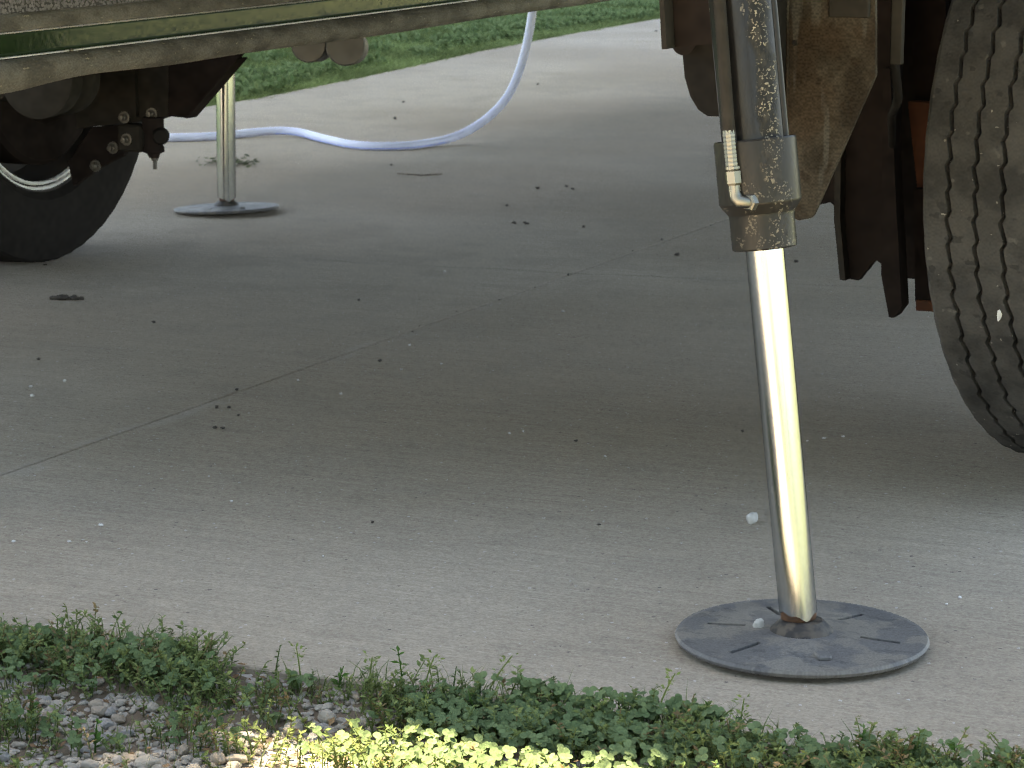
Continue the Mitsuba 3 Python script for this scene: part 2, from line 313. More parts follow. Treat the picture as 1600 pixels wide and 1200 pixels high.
add('driveway__joint_filling', cat_(box(-1.88, -1.82, EDGE + 0.01, 40, -0.05, -0.0026), *[box(fx(y) + 0.02, 0.33, y - 0.03, y + 0.03, -0.052, -0.003) for y in ys[1:-1]]), 'joint_dirt')

# near strip of gravelly soil: a finely bumped sheet
def strip_z(x, y):
    q = np.stack([x * 9, y * 9, 0 * x], -1)
    return -0.026 + 0.022 * (meshkit.fbm(q, 4) - 0.5) + 0.018 * np.clip((y - 1.84) / 0.1, 0, 1)
gx, gy = np.meshgrid(np.arange(-2.6, 0.03, 0.01), np.linspace(1.2, EDGE + 0.004, 78))
v = np.c_[gx.ravel(), gy.ravel(), strip_z(gx, gy).ravel()]
ny, nx = gx.shape; idx = np.arange(ny * nx).reshape(ny, nx)
f = np.vstack([np.c_[idx[:-1, :-1].ravel(), idx[:-1, 1:].ravel(), idx[1:, 1:].ravel()], np.c_[idx[:-1, :-1].ravel(), idx[1:, 1:].ravel(), idx[1:, :-1].ravel()]])
add('soil', trimesh.Trimesh(v, f, process=False), 'soil', smooth=True, label='bare soil between gravel and weeds along the slab edge', kind='structure')
add('gravel_verge', sheet([(-9.0, -6.0), (1.0, -6.0), (0.12, 0.6), (-0.02, EDGE + 0.003), (-4.6, EDGE + 0.003)], -0.058), 'gravel_bed', label='pale limestone gravel in front of the driveway end', kind='structure')
lawn_poly = [(q[0] + 0.015, q[1]) for q in FAR] + [(-60, 40), (-60, 1.955)]
add('lawn', sheet(lawn_poly, -0.03), 'lawn_turf', label='green lawn on the far side of the driveway', kind='structure')

# ------------------------------------------------------------------ the motorhome
MH = thing('motorhome', 'large motorhome standing over the driveway on chrome levelling jacks', 'motorhome')
def part(key, mesh, mat, smooth=False, label=None): return add(MH + '__' + key, mesh, mat, smooth, label)
part('body', box(-3.25, -0.42, 2.16, 11.0, 0.95, 2.95, 0.05), 'white_gelcoat')
part('floor', box(-3.2, -0.46, 2.2, 10.9, 0.920, 0.947), 'underbody')
for y0, y1 in ((3.0, 4.0), (5.0, 6.2), (7.2, 8.6)): part('window', box(-0.422, -0.405, y0, y1, 1.75, 2.45, 0.005), 'tinted_glass')
part('windscreen', box(-3.0, -0.67, 2.140, 2.162, 1.55, 2.6, 0.006), 'tinted_glass')

# bottom edge of the long underfloor locker: undercoated wall, ledge, glossy strip, rounded rail
yl = np.concatenate([np.linspace(2.16, 3.2, 90), np.linspace(3.22, 8.0, 80)])
def slope(q, y): return q + np.array([0.0, 0.0135 * (y - 2.39) + 0.0022 * (y - 2.39) ** 2]) * (q[:, 1:] < 0.9)
def wavy(q, y):
    q = q.copy(); w = np.clip((0.545 - q[:, 1]) / 0.036, 0, 1)
    q[:, 1] += w * (0.0035 * math.sin((y - 2.35) * 9.0) * math.exp(-((y - 2.62) / 0.25) ** 2) + 0.0012 * math.sin(y * 7) - 0.007 * math.exp(-((y - 2.40) / 0.12) ** 2))
    return slope(q, y)
X0 = -1.73
L = MH + '__locker'
add(L, sweep_profile([(X0 - 0.075, 0.92), (X0 - 0.012, 0.594)], yl, slope), 'undercoat', True, label='grey undercoated locker wall above its glossy strip', numb=False)
add(L + '__ledge', sweep_profile([(X0 - 0.012, 0.594), (X0 - 0.004, 0.590), (X0 + 0.000, 0.576), (X0 - 0.002, 0.5735)], yl, slope), 'dusty_rail', True)
add(L + '__bright_edge', sweep_profile([(X0 - 0.002, 0.5735), (X0 + 0.001, 0.5728), (X0 - 0.002, 0.5715)], yl, slope), 'bright_edge', 30)
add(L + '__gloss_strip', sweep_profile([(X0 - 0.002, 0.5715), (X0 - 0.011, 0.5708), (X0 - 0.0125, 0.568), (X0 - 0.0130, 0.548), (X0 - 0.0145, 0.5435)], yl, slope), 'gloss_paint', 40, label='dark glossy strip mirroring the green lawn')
add(L + '__bright_edge', sweep_profile([(X0 - 0.0145, 0.5435), (X0 - 0.008, 0.5434), (X0 - 0.0078, 0.5418)], yl, slope), 'bright_edge', 30)
th = np.linspace(0, np.pi, 15)
rail = [(X0 - 0.0078, 0.5418)] + [(X0 - 0.010 + 0.020 * math.sin(t), 0.525 + 0.0165 * math.cos(t)) for t in th] + [(X0 - 0.02, 0.512), (X0 - 0.03, 0.53)]
add(L + '__bottom_rail', sweep_profile(rail, yl, wavy), 'dusty_rail', True, label='dusty rounded bottom rail with a slight dent')
add(L + '__bottom', sweep_profile([(X0 - 0.031, 0.535), (X0 - 0.34, 0.56), (X0 - 0.34, 0.92)], yl[::4], slope), 'grimy_steel')
# rivets on the upper bright edge
def blob(c, r): 
    m = trimesh.creation.icosphere(subdivisions=1, radius=r); m.apply_translation(c); return m
add(L + '__screw', blob((X0 - 0.006, 2.548, 0.5451), 0.0028), 'bolt_metal', True)

# wheels ----------------------------------------------------------
def tyre_mesh(c, ax, R=0.405, W=0.225, nth=632):
    """c: wheel centre; ax: unit axle direction. Zig-zag ribbed tread between crisp groove walls."""
    up = np.array([0, 0, 1.0]); roll = np.cross(up, ax)
    ph = np.arange(nth) / nth * 2 * np.pi
    saw = ((np.arange(nth) % 8) / 8.0)
    z1 = np.where(saw < 0.75, saw / 0.75, (1 - saw) / 0.25) - 0.5
    wob = 0.0012 * np.sin(ph * 31) * np.sin(ph * 17 + 1)
    cols = [(-W / 2 - 0.010, R - 0.085, 0), (-W / 2 - 0.006, R - 0.045, 0), (-W / 2, R - 0.016, 0), (-W / 2 + 0.003, R - 0.007, 0), (-W / 2 + 0.009, R - 0.0025, 0)]
    for k, g in enumerate((-0.0745, -0.0393, -0.004, 0.0312, 0.0664)):
        hw = 0.0030
        cols += [(g - hw, R - abs(g) * 0.02, 1), (g - hw + 0.0008, R - 0.013, 1), (g + hw - 0.0008, R - 0.013, 1), (g + hw, R - abs(g) * 0.02, 1)]
    cols += [(W / 2 - 0.009, R - 0.0025, 0), (W / 2 - 0.003, R - 0.007, 0), (W / 2, R - 0.016, 0), (W / 2 + 0.006, R - 0.045, 0), (W / 2 + 0.010, R - 0.085, 0)]
    cols = [(-W / 2 + 0.012, 0.259, 0), (-W / 2 - 0.004, 0.275, 0)] + cols + [(W / 2 + 0.004, 0.275, 0), (W / 2 - 0.012, 0.259, 0)]
    v = []
    for w, r, zz in cols:
        ww = w + zz * (0.0046 * z1 + wob)
        rr = np.full(nth, r) + 0.0006 * np.sin(ph * 53 + w * 300)
        v.append(np.asarray(c) + ww[:, None] * ax + rr[:, None] * (np.cos(ph)[:, None] * roll + np.sin(ph)[:, None] * up))
    n = len(cols); V = np.stack(v, 1).reshape(-1, 3)
    V[:, 2] = np.where(V[:, 2] < 0.002, 0.002 + 0.1 * (V[:, 2] - 0.002), V[:, 2])
    i, j = np.meshgrid(np.arange(nth), np.arange(n - 1), indexing='ij'); i2 = (i + 1) % nth
    a, b, cc, d = i * n + j, i * n + j + 1, i2 * n + j + 1, i2 * n + j
    F = np.vstack([np.c_[a.ravel(), cc.ravel(), b.ravel()], np.c_[a.ravel(), d.ravel(), cc.ravel()]])
    return trimesh.Trimesh(V, F, process=False)

def wheel(shoulder, ang, side):
    """shoulder: centre of the tread edge nearest the left (side=+1) or right (side=-1) end of the axle."""
    ax = np.array([math.cos(ang), -math.sin(ang), 0.0])
    c = np.array([shoulder[0], shoulder[1], 0.405]) + ax * side * 0.1125
    w = numbered(MH + '__wheel'); labels[w] = {}
    m = tyre_mesh(c, ax); 
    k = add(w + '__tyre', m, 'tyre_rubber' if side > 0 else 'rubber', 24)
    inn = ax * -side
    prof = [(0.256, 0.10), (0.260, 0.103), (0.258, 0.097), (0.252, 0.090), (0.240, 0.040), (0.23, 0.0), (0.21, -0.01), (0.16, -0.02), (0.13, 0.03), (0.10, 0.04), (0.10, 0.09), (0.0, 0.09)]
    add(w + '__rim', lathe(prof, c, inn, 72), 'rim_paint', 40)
    for r0 in (0.2535, 0.2425):
        add(w + '__rim_ring', lathe([(r0 - 0.004, 0.092), (r0 - 0.0025, 0.098), (r0 + 0.0025, 0.098), (r0 + 0.004, 0.092)], c, inn, 96), 'rim_white', 40, label='bright white ring round the rim')
    return w, c, ax
w1, wc1, wa1 = wheel((-0.648, 3.223), math.radians(12.7), 1)
w2, wc2, wa2 = wheel((-2.884, 4.142), math.radians(0.0), -1)
labels[w1] = {'label': 'ribbed tyre with zigzag grooves beside the rusty bracket'}
labels[w2] = {'label': 'dark wheel deep in shade behind the bottom rail'}

# levelling jacks ------------------------------------------------------
def pad(key, c, tilt=(0, 0, 1), rot=0.0):
    prof = [(0.0, 0.003), (0.112, 0.003), (0.1235, 0.006), (0.1255, 0.0095), (0.1235, 0.0125), (0.116, 0.0135), (0.104, 0.0118), (0.07, 0.0135), (0.036, 0.0165), (0.0, 0.0165)]
    m = lathe(prof, (0, 0, 0), (0, 0, 1), 96); m.merge_vertices(); m.update_faces(m.nondegenerate_faces())
    man = m3.Manifold(m3.Mesh(np.asarray(m.vertices, np.float32), np.asarray(m.faces, np.uint32)))
    if man.volume() < 0: man = m3.Manifold(m3.Mesh(np.asarray(m.vertices, np.float32), np.asarray(m.faces[:, ::-1], np.uint32)))
    for k, dg in enumerate((44, 104, 158, 219, 342)):
        a = math.degrees(YAW) + dg + rot
        s = m3.Manifold.cube((0.040, 0.0062, 0.02), True).translate((0.078, 0, 0.0185)).rotate((0, 0, a))
        man = man - s
    mm = man.to_mesh(); g = trimesh.Trimesh(mm.vert_properties[:, :3], mm.tri_verts, process=False)
    cc = np.array(c)
    M = trimesh.geometry.align_vectors([0, 0, 1], tilt)
    g.apply_transform(M); g.apply_translation(cc)
    add(key + '__foot_pad', g, 'pad_paint', 30, label='dusty round steel foot pad with radial slots')
    q = math.radians(math.degrees(YAW) + 278 + rot)
    lug = box(-0.010, 0.010, -0.007, 0.007, 0.0, 0.006, 0.002)
    lug.apply_transform(trimesh.transformations.rotation_matrix(q, [0, 0, 1])); lug.apply_translation([0.080 * math.cos(q), 0.080 * math.sin(q), 0.0112])
    lug.apply_transform(M); lug.apply_translation(cc)
    add(key + '__lug', lug, 'pad_paint')

def jack(base, top_pt, ztop, pad_tilt=(0, 0, 1), full=True, r=0.0188, rot=0.0):
    key = numbered(MH + '__levelling_jack'); labels[key] = {}
    base = np.asarray(base, float); d = np.asarray(top_pt, float) - base; d /= np.linalg.norm(d)
    pad(key, (base[0], base[1], 0.0), pad_tilt, rot)
    add(key + '__boss', lathe([(0.0345, 0.0135), (0.0315, 0.0165), (0.0265, 0.0215), (0.0215, 0.0265), (0.0195, 0.0275), (0.0, 0.0275)], (base[0], base[1], 0), (0, 0, 1), 48), 'pad_boss', 40)
    o = base + d * 0.0
    at = lambda z: base + d * ((z - base[2]) / d[2])
    add(key + '__ball_neck', lathe([(0.0165, 0), (0.0178, 0.003), (0.0172, 0.010), (0.015, 0.018)], at(0.0262), d, 40), 'rust_ring', 40, label='rusty neck between foot pad and chrome rod')
    z0 = 0.0338
    def ragged(i, ph):
        if i > 1: return 0 * ph
        a = (ph * 3) % (2 * np.pi)
        return -0.0045 * np.clip(np.cos(ph - 2.3), 0, 1) ** 6 + 0.0012 * np.sin(ph * 7 + 1) + 0.002 * np.sin(ph * 2)
    zr = ztop if not full else 0.41
    Ln = (zr - z0) / d[2]
    add(key + '__piston_rod', lathe([(r - 0.002, 0), (r, 0.0008), (r, 0.006), (r, Ln)], at(z0), d, 96, jit=ragged), 'chrome', 40, label='polished chrome piston rod')
    return key, at, d

k1, at1, d1 = jack((-0.6870, 2.240, 0.0), (-0.7386, 2.255, 0.3948), 0.41)
labels[k1] = {'label': 'leaning jack in front with mud-spattered black barrel and chrome rod'}
s1 = lambda z: z                                               # lengths along the axis are nearly heights
A0 = at1(0.395)
Lz = lambda z: (z - 0.40) / d1[2]
add(k1 + '__sleeve', lathe([(r_, Lz(z_)) for r_, z_ in ((0.0195, 0.398), (0.0302, 0.398), (0.0318, 0.3995), (0.0318, 0.429), (0.0322, 0.4325), (0.0392, 0.4415), (0.0402, 0.444), (0.0402, 0.502), (0.0392, 0.5042), (0.033, 0.5042))], A0, d1, 96), 'sleeve_paint', 30, label='stepped black sleeve spattered with mud')
add(k1 + '__barrel', lathe([(0.0322, Lz(0.503)), (0.0322, Lz(0.935))], A0, d1, 96), 'black_paint', 30, label='glossy black barrel spattered with mud')
# edge strip along the right of the barrel
c0, c1 = at1(0.500) + R0 * 0.0285 + F0 * 0.014, at1(0.93) + R0 * 0.0285 + F0 * 0.014
add(k1 + '__edge_strip', tube(np.array([c0, c0 * 0.5 + c1 * 0.5, c1]), 0.0042, 8), 'sleeve_paint', 50)
# hydraulic hose and fitting on the left front of the barrel
off = -R0 * 0.0270 + F0 * 0.034
hp = lambda z: at1(z - 0.005) + off + np.array([0, 0, 0])
hz = [hp(z) + R0 * (0.004 * (z - 0.51) / 0.19) for z in np.linspace(0.512, 0.93, 16)]
add(k1 + '__hydraulic_hose', tube(hz, 0.0060, 18), 'grimy_steel', 40, label='dirty black hydraulic hose')
prof = []
for k in range(9):
    a = 0.478 + k * 0.0039
    prof += [(0.0064, a), (0.0067, a + 0.0006), (0.0067, a + 0.0030), (0.0064, a + 0.0036)]
fd = d1
fit0 = hp(0.45)
fl = lambda z: (z - 0.45)
fit1 = hp(0.462)
add(k1 + '__hose_ferrule', lathe([(0.0, fl(0.476))] + [(r_, fl(z_)) for r_, z_ in prof] + [(0.0062, fl(0.516)), (0.0, fl(0.516))], fit0, d1, 9), 'nickel', 20, label='silvery crimped hose ferrule')
add(k1 + '__hose_nut', lathe([(0.0058, fl(0.477)), (0.0058, fl(0.470)), (0.0074, fl(0.469)), (0.0074, fl(0.4665)), (0.0062, fl(0.4655)), (0.0078, fl(0.4645)), (0.0078, fl(0.453)), (0.0060, fl(0.4505)), (0.0060, fl(0.440))], fit1, d1, 6), 'nickel', False)
e0 = hp(0.463)
add(k1 + '__elbow', tube(np.array([e0, e0 - d1 * 0.006, e0 - d1 * 0.012 + R0 * 0.001, e0 - d1 * 0.0155 + R0 * 0.004 + F0 * 0.002, e0 - d1 * 0.016 + R0 * 0.010 + F0 * 0.004, e0 - d1 * 0.016 + R0 * 0.024 - F0 * 0.008]), [0.0058, 0.0058, 0.0066, 0.0066, 0.0056, 0.0056], 20), 'nickel', 40)
nd = R0 * 0.75 - F0 * 0.6
add(k1 + '__elbow_nut', lathe([(0.0, 0), (0.0072, 0), (0.0086, 0.0012), (0.0086, 0.0065), (0.0072, 0.0078), (0.0, 0.0078)], e0 - d1 * 0.016 + R0 * 0.0115 + F0 * 0.0045, nd, 6), 'nickel', False)

k2, at2, d2 = jack((-2.984, 5.004, 0.0), (-2.981, 5.008, 0.4), 0.52, pad_tilt=(-0.045, 0.02, 1), full=False, r=0.0225, rot=25)
labels[k2] = {'label': 'upright jack beyond the left wheel with a chrome rod'}
add(k2 + '__barrel', lathe([(0.0235, -0.002), (0.036, 0), (0.036, 0.42)], at2(0.50), d2, 48), 'black_paint', 30)

# brackets round the near jack ----------------------------------------------
bk = part('jack_bracket', prism([(-0.9145, 0.69), (-0.906, 0.5735), (-0.862, 0.5785), (-0.858, 0.69)], 2.45, 2.53), 'dark_steel', label='dark steel jack bracket beside the barrel')
add(bk + '__flange', prism([(-0.920, 0.69), (-0.912, 0.5725), (-0.9065, 0.5730), (-0.9150, 0.69)], 2.425, 2.535), 'grimy_steel')
add(bk + '__pivot_bolt', lathe([(0.0, -0.012), (0.011, -0.012), (0.0125, -0.009), (0.0125, 0.03), (0, 0.03)], (-0.950, 2.60, 0.570), (0.3, -1, 0), 24), 'dark_steel', 40)
flap = [(-0.954, 0.69), (-0.953, 0.560), (-0.950, 0.532), (-0.943, 0.510), (-0.933, 0.495), (-0.922, 0.4885), (-0.85, 0.488), (-0.85, 0.69)]
part('rubber_bumper', prism(flap, 2.60, 2.66), 'rubber', label='black rounded rubber bumper hanging behind the jack bracket')
# rusty bracket plate: a big plate, a doubler on top, weld bead, holes (pressed dimples)
rp = part('rusty_bracket', prism([(-0.912, 0.69), (-0.751, 0.69), (-0.746, 0.535), (-0.813, 0.376), (-0.8165, 0.3715), (-0.831, 0.3680), (-0.838, 0.371), (-0.909, 0.47)], 2.66, 2.668), 'rusty_steel', label='rusty brown steel bracket plate narrowing downwards')
add(rp + '__doubler', box(-0.800, -0.7535, 2.652, 2.6595, 0.5985, 0.69, 0.0015), 'grimy_steel')
add(rp + '__weld_bead', tube([(-0.8505 + 0.003 * t, 2.6592, 0.69 - 0.215 * t + 0.0007 * math.sin(t * 160)) for t in np.linspace(0, 1, 80)], [0.0018 + 0.0006 * math.sin(i * 1.9) for i in range(80)], 7), 'rusty_steel', 50)
for xx in (-0.859, -0.8405): add(rp + '__bolt_hole', lathe([(0.0, 0.0006), (0.0028, 0.0004), (0.0034, 0)], (xx, 2.6595, 0.569), (0, -1, 0), 16), 'rubber')
# dark parts between bracket and tyre
sa = part('spring_hanger', cat_(
    prism([(-1.034, 0.66), (-1.026, 0.297), (-1.003, 0.303), (-0.986, 0.288), (-0.982, 0.66)], 3.36, 3.38),
    prism([(-0.990, 0.66), (-0.986, 0.29), (-0.974, 0.199), (-0.966, 0.197), (-0.953, 0.1955), (-0.945, 0.207), (-0.941, 0.211), (-0.936, 0.219), (-0.928, 0.2265), (-0.904, 0.2115), (-0.902, 0.66)], 3.34, 3.36)), 'dark_steel', label='black steel spring hanger with ragged lower edge beside the tyre')
add(sa + '__rib', prism([(-0.989, 0.66), (-0.984, 0.285), (-0.973, 0.199), (-0.965, 0.198), (-0.975, 0.285), (-0.981, 0.66)], 3.315, 3.339), 'grimy_steel')
add(sa + '__rib', prism([(-0.915, 0.50), (-0.909, 0.212), (-0.896, 0.153), (-0.889, 0.152), (-0.878, 0.168), (-0.892, 0.33), (-0.905, 0.50)], 3.30, 3.339), 'dark_steel')
add(sa + '__rib', prism([(-0.884, 0.327), (-0.8775, 0.168), (-0.872, 0.156), (-0.846, 0.152), (-0.835, 0.30), (-0.835, 0.325)], 3.37, 3.39), 'dark_steel')
add(sa + '__tip', box(-0.875, -0.848, 3.365, 3.3695, 0.1535, 0.169, 0.001), 'bright_rust', label='small orange rusty tip')
part('brake_backing', prism([(-0.905, 0.447), (-0.86, 0.446), (-0.80, 0.44), (-0.80, 0.26), (-0.885, 0.262), (-0.888, 0.33)], 3.40, 3.43), 'bright_rust', label='orange rusty brake backing plate between hanger and tyre')
part('brake_backing', prism([(-0.93, 0.69), (-0.87, 0.69), (-0.86, 0.4485), (-0.905, 0.4485)], 3.44, 3.46), 'dark_steel', label='dark plate above the orange rusty brake plate')
liner = trimesh.creation.extrude_polygon(Polygon([(-1.08, 0.921), (-1.08, 0.30), (-0.945, 0.27), (-0.945, 0.205), (-0.925, 0.178), (-0.70, 0.178), (-0.70, 0.921)], [[(-0.972, 0.512), (-0.959, 0.510), (-0.959, 0.498)]]), 0.01, engine='earcut')
liner = trimesh.Trimesh(np.c_[liner.vertices[:, 0], 3.50 + liner.vertices[:, 2], liner.vertices[:, 1]], liner.faces[:, ::-1], process=False)
part('wheel_well_liner', liner, 'dark_steel')
part('air_line', tube([(-0.752, 2.75, 0.92), (-0.752, 2.76, 0.55), (-0.757, 2.80, 0.50), (-0.80, 2.95, 0.478), (-0.86, 3.15, 0.45), (-0.885, 3.25, 0.40)], 0.0055, 10), 'rubber', 40)
part('strap', box(-0.741, -0.728, 2.70, 2.712, 0.545, 0.921, 0.001), 'grimy_steel')
part('strap', box(-0.93, -0.915, 3.36, 3.38, 0.50, 0.921, 0.001), 'grimy_steel')
part('chassis_rail', box(-1.02, -0.96, 2.9, 10.5, 0.72, 0.921, 0.004), 'dark_steel')
part('chassis_rail', box(-2.62, -2.56, 2.9, 10.5, 0.72, 0.921, 0.004), 'dark_steel')

# gear in front of the far left wheel ------------------------------------
ya = 4.186
hg = part('suspension_hanger', prism([(-2.8796, 0.665), (-2.6238, 0.665), (-2.6238, 0.389), (-2.628, 0.3046), (-2.6542, 0.2963), (-2.8465, 0.2724), (-2.852, 0.389)], ya, ya + 0.03), 'grimy_steel', label='bolted dark suspension hanger plate in front of the left wheel')
add(hg + '__lower_plate', prism([(-2.817, 0.2751), (-2.7398, 0.2816), (-2.7434, 0.2199), (-2.8014, 0.1932), (-2.868, 0.152), (-2.878, 0.1997)], ya + 0.012, ya + 0.028), 'dark_steel')
add(hg + '__clamp_block', box(-2.7361, -2.6809, ya - 0.02, ya + 0.03, 0.231, 0.2862, 0.004), 'grimy_steel')
add(hg + '__cover', prism([(-2.806, 0.426), (-2.6956, 0.4352), (-2.6956, 0.3018), (-2.806, 0.2871)], ya - 0.012, ya - 0.001), 'grimy_steel')
for bx, bz, by in ((-2.7214, 0.300, ya - 0.013), (-2.6643, 0.3082, ya), (-2.7122, 0.2567, ya - 0.021), (-2.7674, 0.2346, ya + 0.012), (-2.8106, 0.196, ya + 0.012)):
    add(hg + '__bolt', lathe([(0.0125, 0), (0.0125, 0.003), (0.0078, 0.0032), (0.0078, 0.009), (0.0055, 0.011), (0.0055, 0.016), (0.0, 0.0165)], (bx, by, bz), (0, -1, 0), 12), 'bolt_metal', 30)
part('air_spring', lathe([(0.0, -0.11), (0.064, -0.11), (0.075, -0.095), (0.075, -0.06), (0.061, -0.043), (0.075, -0.025), (0.075, 0.017), (0.05, 0.025), (0.0, 0.025)], (-2.6775, 3.825, 0.402), (0.1, -1, 0.0), 48), 'grimy_steel', 40, label='rounded grey air spring above the left wheel')
part('air_spring', lathe([(0.0, -0.11), (0.043, -0.11), (0.054, -0.095), (0.054, 0.0), (0.035, 0.01), (0.0, 0.01)], (-2.80, 3.825, 0.405), (0.1, -1, 0.0), 40), 'grimy_steel', 40)
part('brake_drum', lathe([(0.0, 0.0), (0.19, 0.0), (0.205, 0.02), (0.205, 0.09), (0.196, 0.10), (0.12, 0.105), (0.11, 0.125), (0.0, 0.125)], (-2.99, 4.142, 0.405), (1, 0, 0), 64), 'dark_steel', 35, label='dark brake drum inside the left wheel')
va = part('drain_valve', lathe([(0.0, 0.3018), (0.022, 0.3018), (0.022, 0.2788), (0.0184, 0.2742), (0.0184, 0.2466), (0.0216, 0.242), (0.0216, 0.2328), (0.0129, 0.2291), (0.010, 0.2208), (0.0, 0.2208)], (-2.657, ya - 0.01, 0.0), (0, 0, 1), 28), 'dark_steel', 40, label='dark drain valve with thin outlet under the hanger')
add(va + '__knob', lathe([(0.0, -0.018), (0.013, -0.018), (0.017, -0.013), (0.017, 0.009), (0.013, 0.015), (0.0, 0.015)], (-2.633, ya - 0.02, 0.2664), (0.6, -1, 0), 28), 'rubber', 40)
add(va + '__outlet', lathe([(0.0072, 0.2218), (0.0072, 0.2162), (0.0041, 0.2144), (0.0041, 0.1978), (0.0, 0.1978)], (-2.655, ya - 0.01, 0.0), (0, 0, 1), 16), 'grimy_grey', 40)
gs = part('gusset', prism([(-2.6238, 0.665), (-2.3368, 0.665), (-2.3368, 0.5686), (-2.4619, 0.4251), (-2.5815, 0.3046), (-2.5889, 0.3023), (-2.6294, 0.3046), (-2.6238, 0.389)], ya + 0.002, ya + 0.012), 'dark_steel', label='dark triangular gusset sloping up from the hanger')
add(gs + '__lip', prism([(-2.4619, 0.4251), (-2.5815, 0.3046), (-2.5792, 0.3023), (-2.4582, 0.4232)], ya - 0.01, ya + 0.03), 'dark_steel')
# two pipe ends hanging behind the rail
for cx, rr in ((-2.202, 0.0325), (-2.125, 0.0365)):
    pe = part('pipe_end', lathe([(0.0, -0.002), (rr * 0.93, -0.002), (rr, 0.004), (rr, 0.02), (rr * 0.96, 0.03), (rr * 0.96, 0.5)], (cx, 4.0, 0.4655), (-0.50, 1, -0.07), 40), 'grimy_grey', 40, label='round dusty end of a pipe hanging behind the rail')

# ------------------------------------------------------------------ the water hose
gpts = [(-4.35, 6.05, 0.013), (-4.128, 6.346, 0.013), (-4.052, 6.425, 0.013), (-3.96, 6.50, 0.013), (-3.90, 6.60, 0.013), (-3.854, 6.70, 0.017), (-3.80, 6.735, 0.019), (-3.72, 6.71, 0.015), (-3.62, 6.63, 0.013), (-3.526, 6.548, 0.013), (-3.43, 6.48, 0.013), (-3.337, 6.447, 0.013), (-3.262, 6.50, 0.013), (-3.224, 6.62, 0.0145),
        (-3.188, 6.735, 0.030), (-3.116, 6.776, 0.074), (-3.063, 6.80, 0.14), (-3.024, 6.817, 0.227), (-3.001, 6.827, 0.319), (-2.989, 6.833, 0.396), (-2.98, 6.837, 0.492), (-2.975, 6.839, 0.606), (-2.97, 6.84, 0.67)]
from scipy.interpolate import splprep, splev
tck, _ = splprep(np.array(gpts).T, s=2e-4, k=3)
hose_path = np.array(splev(np.linspace(0, 1, 220), tck)).T
hose_path[:, 2] = np.maximum(hose_path[:, 2], 0.0132)
HS = add('water_hose', tube(hose_path, 0.0132, 20), 'hose_white', True, label='white water hose lying across the driveway and rising to the vehicle', cat='hose')
hd = np.gradient(hose_path, axis=0); hd /= np.linalg.norm(hd, axis=1, keepdims=True)
side = np.cross(hd, [0, 0, 1]); side /= np.linalg.norm(side, axis=1, keepdims=True)
side *= np.sign(side @ F0)[:, None] if False else 1
upv = np.cross(side, hd); up_s = np.where((side @ F0 > 0)[:, None], side, -side)
tw = np.linspace(-0.9, -0.1, 220)
sp = hose_path + 0.0125 * (np.cos(tw)[:, None] * up_s + np.sin(tw)[:, None] * upv)
add(HS + '__stripe', tube(sp[75:150], 0.0022, 6), 'hose_blue', True, label='thin blue stripe along the hose')

# ------------------------------------------------------------------ trees on the lawn (they shade it)
def tree(x, y, h, cr, rz, seed, label, n=85000, lumpy=0.5):
    g = np.random.default_rng(seed)
    t = thing('shade_tree', label, 'tree')
    base = np.array([x, y, -0.05]); path = [base, base + [0.05, 0.03, h * 0.25], base + [0.15, -0.05, h * 0.55], base + [0.1, 0.1, h * 0.85]]
    limbs = [tube(path, [0.24, 0.18, 0.13, 0.05], 10)]
    for k in range(9):
        a = k * 2.4; z = h * (0.38 + 0.05 * k); L = cr * 0.75
        limbs.append(tube([base + [0.1, 0, z], base + [0.1 + 0.5 * L * math.cos(a), 0.5 * L * math.sin(a), z + 0.5], base + [0.1 + L * math.cos(a), L * math.sin(a), z + 0.9]], [0.08, 0.05, 0.02], 7))
    add(t + '__trunk', cat_(*limbs), 'bark', True)
    u = g.normal(size=(n, 3)); u /= np.linalg.norm(u, axis=1, keepdims=True)
    rad = g.uniform(0.25, 1, n) ** 0.5
    lump = 1 - lumpy / 2 + lumpy * meshkit.noise(u * 2.2 + seed)
    c = base + [0.1, 0, h * 0.66] + u * (rad * lump)[:, None] * np.array([cr, cr, rz])
    add(t + '__crown', leaf_cards(c, 0.15, g), 'leaf', color=np.repeat(leaf_cols(n, g, (0.045, 0.085, 0.02), (0.085, 0.13, 0.035)), 4, 0))
def leaf_cards(c, s, g):
    n = len(c)
    a = g.normal(size=(n, 3)); a /= np.linalg.norm(a, axis=1, keepdims=True)
    b = np.cross(a, g.normal(size=(n, 3))); b /= np.linalg.norm(b, axis=1, keepdims=True)
    k = s * g.uniform(0.7, 1.2, n)[:, None]
    v = np.stack([c - a * k * 0.6, c + b * k * 0.35, c + a * k * 0.6, c - b * k * 0.35], 1).reshape(-1, 3)
    i = np.arange(n)[:, None] * 4
    return trimesh.Trimesh(v, np.vstack([i + [0, 1, 2], i + [0, 2, 3]]), process=False)
def leaf_cols(n, g, lo, hi):
    t = g.uniform(0, 1, (n, 1)); return np.array(lo) * (1 - t) + np.array(hi) * t
tree(-9.55, 5.5, 23.0, 4.0, 3.4, 3, 'tall leafy shade tree on the lawn, nearest to the vehicle end')
tree(-9.35, 10.200000000000001, 23.5, 4.3, 3.4, 9, 'tall leafy shade tree on the lawn, second along the row')
tree(-9.75, 15.4, 23.5, 4.6, 3.4, 4, 'tall leafy shade tree on the lawn, third along the row')
tree(-10.15, 20.900000000000002, 24.0, 4.8, 3.4, 5, 'tall leafy shade tree on the lawn, farthest along the row')
tree(-9.05, 7.8, 23.0, 3.4, 3.0, 13, 'slim tall shade tree on the lawn between the first two big ones', n=50000)
tree(-9.15, 12.8, 23.0, 3.4, 3.0, 14, 'slim tall shade tree on the lawn between the second and third big ones', n=50000)
